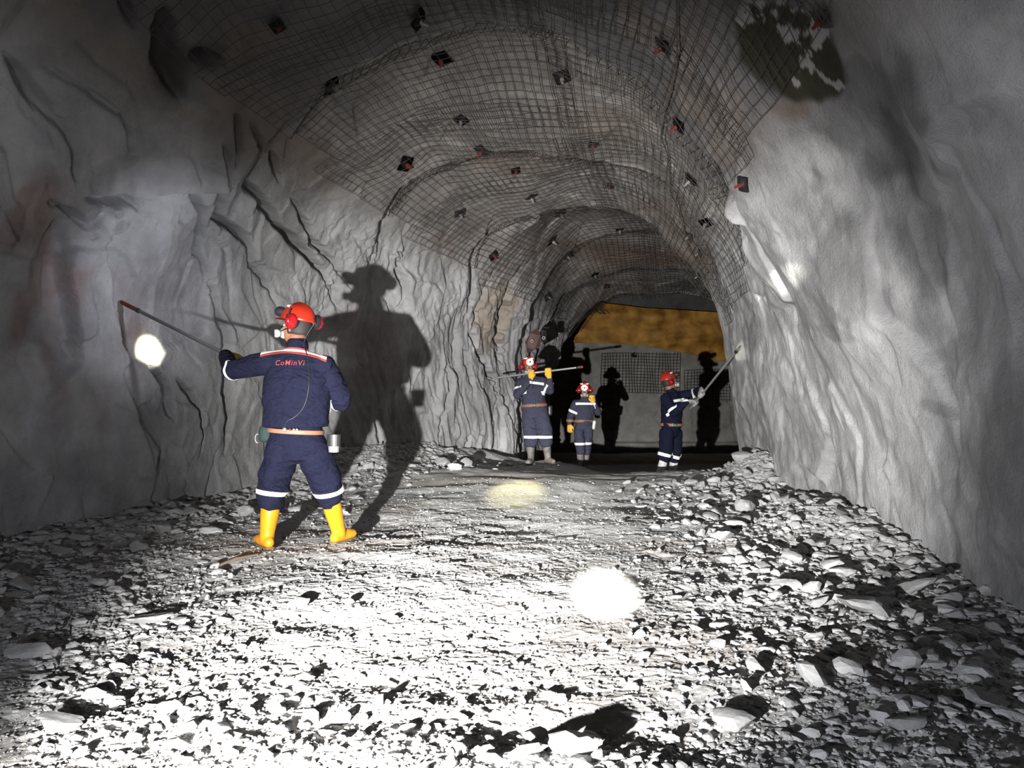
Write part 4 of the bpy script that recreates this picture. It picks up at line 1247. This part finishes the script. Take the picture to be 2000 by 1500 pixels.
# lamp cable down the back
bvhJ = BVHTree.FromPolygons([v.co[:] for v in jacket.data.vertices], [list(p.vertices) for p in jacket.data.polygons])
pts = [capback]
for px, py in ((594, 668), (601, 700), (604, 740), (600, 775), (590, 800), (575, 815), (562, 822), (555, 836)):
    o_ = W(px, py, DP - .5); dr_ = (W(px, py, DP) - o_).normalized(); loc, n, _, _ = bvhJ.ray_cast(o_, dr_)
    pts.append((loc if loc is not None else W(px, py, DP - .1)) - dr_ * .006)
fine = []
for i in range(len(pts) - 1):
    for t in np.linspace(0, 1, 5)[:-1]:
        p0, p1, p2, p3 = pts[max(i - 1, 0)], pts[i], pts[i + 1], pts[min(i + 2, len(pts) - 1)]
        fine.append(0.5 * ((2 * p1) + (p2 - p0) * t + (2 * p0 - 5 * p1 + 4 * p2 - p3) * t * t + (3 * p1 - p0 - 3 * p2 + p3) * t ** 3))
tubes('lamp_cable', [np.array([p[:] for p in fine])], .0032, M['black'], pr, 6)
# belt fittings
def cyl(a, b, r, side=(1, 0, 0), seg=16, cap=True): return loft([a, b], [r, r], side, seg, cap)
pk = W(652, 868, DP - .02)
pouch = link('lamp_battery', merge([loft([pk + V3(0, 0, .07), pk - V3(0, 0, .01)], [(.050, .032), (.048, .032)], (1, 0, 0), 20, False)]), M['black'], pr)
link('battery_base', merge([loft([pk - V3(0, 0, .012), pk - V3(0, 0, .055)], [(.040, .03), (.036, .027)], (1, 0, 0), 20, False)]), M['steel'], pouch)
gp = W(518, 848, DP - .02)
organic('belt_pouch', [loft([gp + V3(0, 0, .035), gp - V3(0, 0, .03)], [(.045, .03), (.05, .032)], (1, 0, 0), 16)], .01, 2, M['dark_green'], pr, fold=.004)
hk = []
for i in range(13):
    a = PI * 2 * i / 12 * .8; hk.append(gp + V3(-.055 + .016 * math.cos(a), 0, -.03 + .032 * math.sin(a)))
tubes('carabiner', [np.array([p[:] for p in hk])], .004, M['steel'], pr, 6)
for px in (556, 566, 574, 580):
    o_ = W(px, 839, DP - .5); q_ = W(px, 839 , DP - .155)
    link('belt_ring' if px != 566 else 'belt_tag', merge([loft([q_, q_ + V3(0, .01, 0)], [.009 if px != 556 else .016] * 2, (1, 0, 0), 14)]), M['steel'] if px != 566 else M['red_paint'], belt)
# the scaling rod he holds
def rod(p0, p1, r, label, mat, tipmat, tip_len=.22, cat='scaling rod', tip_at=1):
    o = empty('scaling_rod', p0); tag(o, label, cat)
    d_ = (p1 - p0).normalized(); Lr = (p1 - p0).length
    a, b = (p0, p1 - d_ * tip_len)
    link('shaft', merge([loft([a, a.lerp(b, .5), b], [r, r, r], (0, 0, 1), 14)]), mat, o)
    link('collar', merge([loft([b - d_ * .015, b + d_ * .02], [r * 1.5, r * 1.4], (0, 0, 1), 14)]), M['black'], o)
    link('chisel_tip', merge([loft([b, b.lerp(p1, .5), p1 - d_ * .03, p1], [(r * 1.15, r * 1.15), (r * 1.3, r * 1.3), (r * 1.2, r * .8), (r * 1.1, r * .3)], (0, 0, 1), 14)]), tipmat, o)
    return o
rod(butt, tip, .0155, 'long grey scaling rod with a rusty red tip held by the nearest worker', M['rod_dark'], M['rod_red'], .3)
# his cap lamp lights a spot on the wall
sp, sn = hit(289, 686)
spot('cap_lamp_beam', lampN, sp, 6000, 7.8, .9, .02, (1, .97, .72), hel)
sp2, _ = hit(300, 540)
spot('cap_lamp_halo', lampN, sp2, 120, 62, .9, .02, (.86, .88, 1.0), hel)

# ------------------------------------------------------------ worker with a rod across his shoulders, facing the camera
d0 = 12.5
GLm = W(1071, 727, 12.28); GRm = W(1036, 732.5, 12.31)
rp0 = W(968, 738, 12.55); rp1 = W(1138, 716.5, 12.15)
rdm = (rp1 - rp0).normalized()
def near_line(g, a, d_): return a + d_ * (g - a).dot(d_)
GLm, GRm = near_line(GLm, rp0, rdm), near_line(GRm, rp0, rdm)
J = {}
J['pelvis'] = W(1044, 800, d0); J['shR'] = W(1017, 748, d0); J['shL'] = W(1060, 746, d0)
J['elR'] = W(1010, 772, d0 - .16); J['elL'] = W(1074, 763, d0 - .10)
hR_, wr = glove_parts(GRm, rdm, J['elR'], thumb_side=1, palm_flip=-1, scale=1.12); hL_, wl = glove_parts(GLm, rdm, J['elL'], thumb_side=-1, palm_flip=1, scale=1.12)
J['wrR'] = wr; J['wrL'] = wl
J['hipR'] = W(1034, 812, d0); J['hipL'] = W(1057, 812, d0)
J['knR'] = W(1036, 850, d0 - .05); J['knL'] = W(1066, 850, d0 - .05)
J['ankR'] = W(1037, 897, d0); J['ankL'] = W(1070, 897, d0)
for s in 'LR': J['ank' + s].z = float(ground(J['ank' + s].x, J['ank' + s].y)[0]) + .085
J['toeR'] = Vector((-.3, -.9, 0)).normalized(); J['toeL'] = Vector((.45, -.85, 0)).normalized()
J['head'] = W(1032, 718, d0 - .02); J['headR'] = frame((.12, -1, -.10))
opt = dict(voxel=.011, cloth=M['navy_dusty'], boot=M['dusty_boot'], gloveL=M['glove'], gloveR=M['glove'], handL=hL_, handR=hR_, hem=-.30, belt=.16, belt_on_jacket=True, seed=41,
           cuff=.28, boot_top=.80, fold=.011, fat=1.0, torso=[(.215, .15), (.19, .14), (.195, .14), (.21, .145), (.17, .11), (.085, .075)], trouser=1.16)
pr, body, jacket, trousers, belt = person('person', 'worker facing the camera with lit cap lamp, holding a rod level across his shoulders', J, opt)
hel, lp, _ = make_helmet(J['head'], J['headR'], pr, True, lamp_tilt=-.1)
respirator(J['head'] + Vector((0, 0, -.01)), J['headR'], pr)
front = lambda c, n: n.y < -.1
band_from(jacket, W(1047, 748.5, d0), (.12, 0, 1), .040, 'reflective_band', M['band'], jacket, keep=lambda c, n: n.y < -.1 and W(1034, 0, d0).x < c.x < W(1062, 0, d0).x)
sewn(jacket, trousers, J, [('sleeve', 'R', .62, .042), ('sleeve', 'L', .8, .042)])
for s in 'LR':
    p = J['kn' + s] + Vector((0, 0, 0)); band_from(trousers, Vector((p.x, p.y, W(0, 853, d0).z)), (0, 0, 1), .045, 'reflective_band', M['band'], trousers, keep=lambda c, n, s=s: (c.x > J['pelvis'].x + .08) == (s == 'L'))
bc_ = J['pelvis'] + (J['shL'] + J['shR'] - J['pelvis'] * 2) / 2 * .16
link('buckle', merge([loft([bc_ + V3(0, -.165, 0), bc_ + V3(0, -.172, 0)], [(.028, .022)] * 2, (1, 0, 0), 16)]), M['steel'], belt)
link('lamp_battery', merge([loft([W(1074, 800, d0) + V3(0, 0, .04), W(1074, 800, d0) - V3(0, 0, .07)], [(.04, .03)] * 2, (1, 0, 0), 16)]), M['black'], pr)
zip_ = [W(1043, y, d0) for y in (752, 765, 780, 793)]
bvhJ = BVHTree.FromPolygons([v.co[:] for v in jacket.data.vertices], [list(p.vertices) for p in jacket.data.polygons])
def drape(bvh, pxs, d_, lift=.004):
    out = []
    for px, py in pxs:
        o_ = W(px, py, d_ - .6); dr_ = (W(px, py, d_) - o_).normalized(); loc, n, _, _ = bvh.ray_cast(o_, dr_)
        if loc is not None: out.append((loc - dr_ * lift)[:])
    return np.array(out)
tubes('zip', [drape(bvhJ, [(1040 + .16 * (y - 750), y) for y in range(750, 795, 3)], d0)], .006, M['black'], jacket, 6)
rod(rp0, rp1, .017, 'pale scaling rod carried level across the shoulders of the lamp-lit worker', M['rod'], M['rod_red'], .07)
lens_aim = on_floor(1010, 958); spot('cap_lamp_beam', lp, (lens_aim[0], lens_aim[1], .05), 2200, 11, .8, .02, (1, .93, .5), hel)

# ------------------------------------------------------------ smaller worker behind him
d0 = 14.6
J = {}
J['pelvis'] = W(1140, 826, d0); J['shR'] = W(1124, 789, d0); J['shL'] = W(1160, 789, d0)
J['elR'] = W(1114, 812, d0 + .02); J['elL'] = W(1168, 806, d0 - .12)
J['wrR'] = W(1112, 829, d0 - .06); J['wrL'] = W(1160, 786, d0 - .24)
hR_ = open_hand_parts(J['wrR'], (.02, -.15, -1), (.7, -.5, 0), .7, 1.12)
hL_ = open_hand_parts(J['wrL'], (-.25, .1, 1), (-.8, -.4, 0), 1.1, 1.12)
J['hipR'] = W(1131, 836, d0); J['hipL'] = W(1149, 836, d0)
J['knR'] = W(1132, 868, d0 - .12); J['knL'] = W(1146, 868, d0 + .05)
J['ankR'] = W(1135, 905, d0 - .16); J['ankL'] = W(1143, 903, d0 + .12)
for s in 'LR': J['ank' + s].z = float(ground(J['ank' + s].x, J['ank' + s].y)[0]) + .085
J['toeR'] = Vector((-.1, -1, 0)); J['toeL'] = Vector((.2, -1, 0)).normalized()
J['head'] = W(1142, 764, d0 - .03); J['headR'] = frame((-.12, -1, -.22))
opt = dict(voxel=.012, cloth=M['navy_dusty'], boot=M['dusty_boot'], gloveL=M['glove'], gloveR=M['glove'], handL=hL_, handR=hR_, hem=-.05, belt=.10, belt_on_jacket=True, seed=71,
           cuff=.30, boot_top=.78, fold=.011, fat=.94, torso=[(.18, .13), (.18, .13), (.185, .13), (.195, .135), (.16, .11), (.085, .075)], trouser=.92)
pr, body, jacket, trousers, belt = person('person', 'smaller worker with glaring cap lamp, one arm hanging, standing behind the first pair', J, opt)
pr['label'] = 'smaller worker with glaring cap lamp, one yellow-gloved arm hanging, the other raised to the chest'
hel, lp, _ = make_helmet(J['head'], J['headR'], pr, True, lamp_tilt=-.05)
respirator(J['head'], J['headR'], pr)
band_from(jacket, W(1142, 788.5, d0), (0, 0, 1), .042, 'reflective_band', M['band'], jacket, keep=lambda c, n: n.y < -.1 and W(1124, 0, d0).x < c.x < W(1160, 0, d0).x)
sewn(jacket, trousers, J, [('sleeve', 'R', .62, .045)])
for s in 'LR':
    p = J['kn' + s]; band_from(trousers, Vector((p.x, p.y, W(0, 866, d0).z)), (0, 0, 1), .045, 'reflective_band', M['band'], trousers, keep=lambda c, n, s=s: (c.x > W(1139, 0, d0).x) == (s == 'L'))
tubes('white_hose', [np.array([W(1157, 786, d0 - .27)[:], W(1161, 792, d0 - .26)[:], W(1163, 798, d0 - .22)[:]])], .012, M['white'], pr, 8)
link('lamp_battery', merge([loft([W(1161, 824, d0 - .05), W(1159, 836, d0 - .05)], [.03, .03], (1, 0, 0), 16)]), M['white'], pr)
aim_ = on_floor(1120, 1010); spot('cap_lamp_beam', lp, (aim_[0], aim_[1], .02), 2000, 9, 1.0, .02, (1, .99, .88), hel)

# ------------------------------------------------------------ worker on the right, prying at the corner of the right wall
d0 = 12.3
tip3, tn3 = hit(1452, 676)
if tip3.y > 12.8 or tip3.y < 9: tip3 = W(1446, 680, 11.9)
tip3 = tip3 + Vector((-.04, 0, 0))
J = {}
J['pelvis'] = W(1311, 833, d0); J['shL'] = W(1326, 774, d0 + .12); J['shR'] = W(1300, 778, d0 - .08)
butt3 = W(1349, 797, d0 - .25); rd3 = (tip3 - butt3).normalized()
G1 = butt3 + rd3 * .12; G2 = near_line(W(1392, 746, d0 - .25), butt3, rd3)
J['elL'] = W(1358, 768, d0 + .05); J['elR'] = W(1316, 806, d0 - .22)
hL_, wl = glove_parts(G2, rd3, J['elL'], thumb_side=1, palm_flip=1, scale=1.1); hR_, wr = glove_parts(G1, rd3, J['elR'], thumb_side=1, palm_flip=-1, scale=1.1)
J['wrL'] = wl; J['wrR'] = wr
J['hipR'] = W(1302, 845, d0 - .07); J['hipL'] = W(1319, 845, d0 + .07)
J['knR'] = W(1300, 885, d0 - .06); J['knL'] = W(1318, 885, d0 + .08)
J['ankR'] = W(1287, 936, d0 - .10); J['ankL'] = W(1313, 937, d0 + .10)
for s in 'LR': J['ank' + s].z = float(ground(J['ank' + s].x, J['ank' + s].y)[0]) + .085
J['toeR'] = Vector((.7, -.6, 0)).normalized(); J['toeL'] = Vector((.95, .2, 0)).normalized()
J['head'] = W(1307, 748, d0); J['headR'] = frame((.95, .12, .22))
opt = dict(voxel=.011, cloth=M['navy'], boot=M['silver_boot'], gloveL=M['glove_grey'], gloveR=M['glove_grey'], handL=hL_, handR=hR_, hem=-.02, belt=.06, belt_on_jacket=True, seed=101,
           cuff=.20, boot_top=.84, fold=.011, fat=1.0, torso=[(.165, .155), (.17, .155), (.18, .16), (.19, .16), (.15, .12), (.085, .075)], trouser=.98)
pr, body, jacket, trousers, belt = person('person', 'worker in profile on the right, reaching a rod up to the corner of the wall', J, opt)
hel, lp, _ = make_helmet(J['head'], J['headR'], pr, False)
respirator(J['head'], J['headR'], pr)
sewn(jacket, trousers, J, [('sleeve', 'R', .86, .045), ('sleeve', 'L', .9, .045)])
band_from(jacket, W(1322, 782, d0), (-.15, 0, 1), .042, 'reflective_band', M['band'], jacket, keep=lambda c, n: W(1311, 0, d0).x < c.x < W(1337, 0, d0).x and n.y < 0.2 and abs(c.z - W(0, 782, d0).z) < .06)
for s in 'LR':
    p = J['kn' + s]; band_from(trousers, Vector((p.x, p.y, W(0, 888, d0).z)), (.25, 0, 1), .050, 'reflective_band', M['band'], trousers, keep=lambda c, n, s=s: (c.y > d0 + .01) == (s == 'L'))
bc_ = J['pelvis'] + (J['shL'] + J['shR'] - J['pelvis'] * 2) / 2 * .06
link('belt_badge', merge([loft([bc_ + V3(.02, -.195, 0), bc_ + V3(.02, -.205, 0)], [(.028, .022)] * 2, (1, 0, 0), 16)]), M['green'], belt)
rod(butt3, tip3, .017, 'grey scaling rod slanting up to the wall corner, held by the right-hand worker', M['rod'], M['rod'], .12)
sp, sn = hit(1448, 686)
spot('cap_lamp_beam', lp, sp, 160, 12, .6, .02, (1, .97, .78), hel)

# ------------------------------------------------------------ tarpaulin in front of the end wall
m, nt, b = new_mat('brown_tarpaulin')
b.inputs['Roughness'].default_value = .6; b.inputs['Specular IOR Level'].default_value = .25
tc = nt.nodes.new('ShaderNodeTexCoord'); n = nt.nodes.new('ShaderNodeTexNoise'); n.inputs['Scale'].default_value = 2.2; n.inputs['Detail'].default_value = 8
nt.links.new(tc.outputs['Object'], n.inputs['Vector'])
cr = nt.nodes.new('ShaderNodeValToRGB'); cr.color_ramp.elements[0].position = .35; cr.color_ramp.elements[0].color = (.22, .10, .015, 1); cr.color_ramp.elements[1].position = .68; cr.color_ramp.elements[1].color = (.55, .29, .06, 1)
nt.links.new(n.outputs['Fac'], cr.inputs['Fac']); nt.links.new(cr.outputs['Color'], b.inputs['Base Color'])
M['tarp'] = m
DT = 26.3
topc = [(1040, 580), (1100, 585), (1180, 593), (1260, 603), (1340, 608), (1420, 612), (1480, 612)]
botc = [(1040, 655), (1090, 668), (1140, 671), (1200, 672), (1260, 676), (1340, 690), (1400, 704), (1440, 708), (1480, 704)]
nx_, nz_ = 220, 70
V = np.zeros((nz_, nx_, 3))
for i in range(nx_):
    px = 1040 + 440 * i / (nx_ - 1)
    yt = np.interp(px, [a for a, _ in topc], [b_ for _, b_ in topc]); yb = np.interp(px, [a for a, _ in botc], [b_ for _, b_ in botc])
    for j in range(nz_):
        t = j / (nz_ - 1); py = yt + (yb - yt) * t
        w = W(px, py, DT); V[j, i] = (w.x, w.y, w.z)
Vf = V.reshape(-1, 3)
sg = (Vf[:, 0] - 1) / 6
ph = Vf[:, 2] * 5.5 + 2.2 * np.sin(sg * 3.0) + 1.0 * vnoise(Vf, .8, 801)
Vf[:, 1] += -.25 * np.sin(PI * np.clip((Vf[:, 2] - 2.2) / 2.5, 0, 1)) + .05 * np.sin(ph) + .03 * np.sin(ph * 2.1 + 1) + .05 * vnoise(Vf, 1.6, 803) + .015 * vnoise(Vf, 7, 805)
me = mesh_from('tarpaulin', Vf, grid_faces(nz_, nx_, False), 4)
o = link('tarpaulin', me, M['tarp']); sm = o.modifiers.new('s', 'SOLIDIFY'); sm.thickness = .012
tag(o, 'sagging brown orange tarpaulin hung across the chamber behind the opening', 'tarpaulin')
# rope along the tarpaulin's lower edge and twigs of wire above
tubes_l = []
r2 = np.random.default_rng(5)
for k in range(9):
    p = W(1130 + r2.uniform(0, 25), 590 + r2.uniform(0, 10), 26.0); L_w = []
    dx, dz = r2.uniform(.2, .5), r2.uniform(-.25, .15)
    for t in np.linspace(0, 1, 7): L_w.append((p.x + dx * 1.6 * t + .03 * r2.normal(), 26.0 - .1 * t, p.z + dz * t - .1 * t * t + .03 * r2.normal()))
    tubes_l.append(np.array(L_w))
tag(tubes('loose_wire', tubes_l, .012, M['wire']), 'tangle of loose bent wires hanging before the upper left of the tarpaulin', 'wire')
# beam over the tarpaulin in shadow
# ------------------------------------------------------------ hanging cord
pts = []
for px, py in ((1335, -30), (1341, 60), (1337, 130), (1320, 200), (1303, 255), (1300, 292), (1310, 330), (1320, 365), (1335, 395), (1345, 430), (1352, 470), (1372, 510), (1392, 550), (1410, 588)):
    loc, n = hit(px, max(py, -28)); pts.append(np.array((loc + n * .10)[:]))
pts = np.array(pts); tt = np.linspace(0, len(pts) - 1, 90)
c = np.stack([np.interp(tt, np.arange(len(pts)), pts[:, k]) for k in range(3)], 1)
for _ in range(4): c[1:-1] = (c[:-2] + 2 * c[1:-1] + c[2:]) / 4
M['cord'] = plain('brown_cord', (0.07, 0.05, 0.03), 0.9)
tag(tubes('hanging_cord', [c], .007, M['cord'], None, 6), 'dark brown cord strung along the roof mesh down to the right of the opening', 'cord')
# ------------------------------------------------------------ steel bracket by the left jamb
M['bracket'] = plain('red_brown_steel', (0.13, 0.075, 0.07), 0.7, 0.2, var=.4, bscale=20)
c0 = W(1040, 662, 13.2)
br = empty('steel_bracket', c0); tag(br, 'red-brown steel bracket plate with a ringed eye on the left wall above a worker', 'bracket')
outl = [(1025, 668), (1036, 650), (1050, 640), (1056, 655), (1056, 676), (1043, 684), (1030, 690), (1028, 678)]
bm = bmesh.new(); vv = [bm.verts.new(W(a, b_, 13.2 + (a - 1040) * .002)) for a, b_ in outl]; f = bm.faces.new(vv); bmesh.ops.solidify(bm, geom=[f], thickness=.05); 
link('plate', bm_mesh('plate', bm), M['bracket'], br)
def ring(c, r, rr, mat, parent, nm='ring'):
    pts = np.array([[c.x + r * math.cos(a), c.y, c.z + r * math.sin(a)] for a in np.linspace(0, 2 * PI, 17)])
    return tubes(nm, [pts], rr, mat, parent, 6)
ring(W(1039, 666, 13.12), .022, .009, M['steel'], br)
link('clamp_box', merge([loft([W(1062, 645, 13.3), W(1062, 668, 13.3)], [(.05, .05)] * 2, (1, 0, 0), 4, False)]), M['plate'], br)
ring(W(1062, 660, 13.2), .022, .009, M['steel'], br)
cl = []
for t in np.linspace(0, 1, 24):
    a = PI * (0.15 + 1.5 * t); cl.append((W(1068, 632, 13.4) + V3(.09 * math.cos(a) - .0, 0, .075 * math.sin(a)))[:])
tag(tubes('cable_loop', [np.array(cl)], .007, M['black']), 'thin black cable loop hanging at the left jamb of the opening', 'cable')
# ------------------------------------------------------------ stick on the floor
a = on_floor(418, 1112); b_ = on_floor(503, 1090)
p0 = Vector((a[0], a[1], float(ground(*a)[0]) + .012)); p1 = Vector((b_[0], b_[1], float(ground(*b_)[0]) + .02))
M['wood'] = plain('weathered_wood', (0.16, 0.11, 0.08), 0.9)
tag(link('stick', merge([loft([p0, p0.lerp(p1, .5) + V3(0, 0, .012), p1], [.008, .012, .007], (0, 0, 1), 8)]), M['wood']), 'thin brown stick on the rubble floor left of the nearest worker’s boots', 'stick')
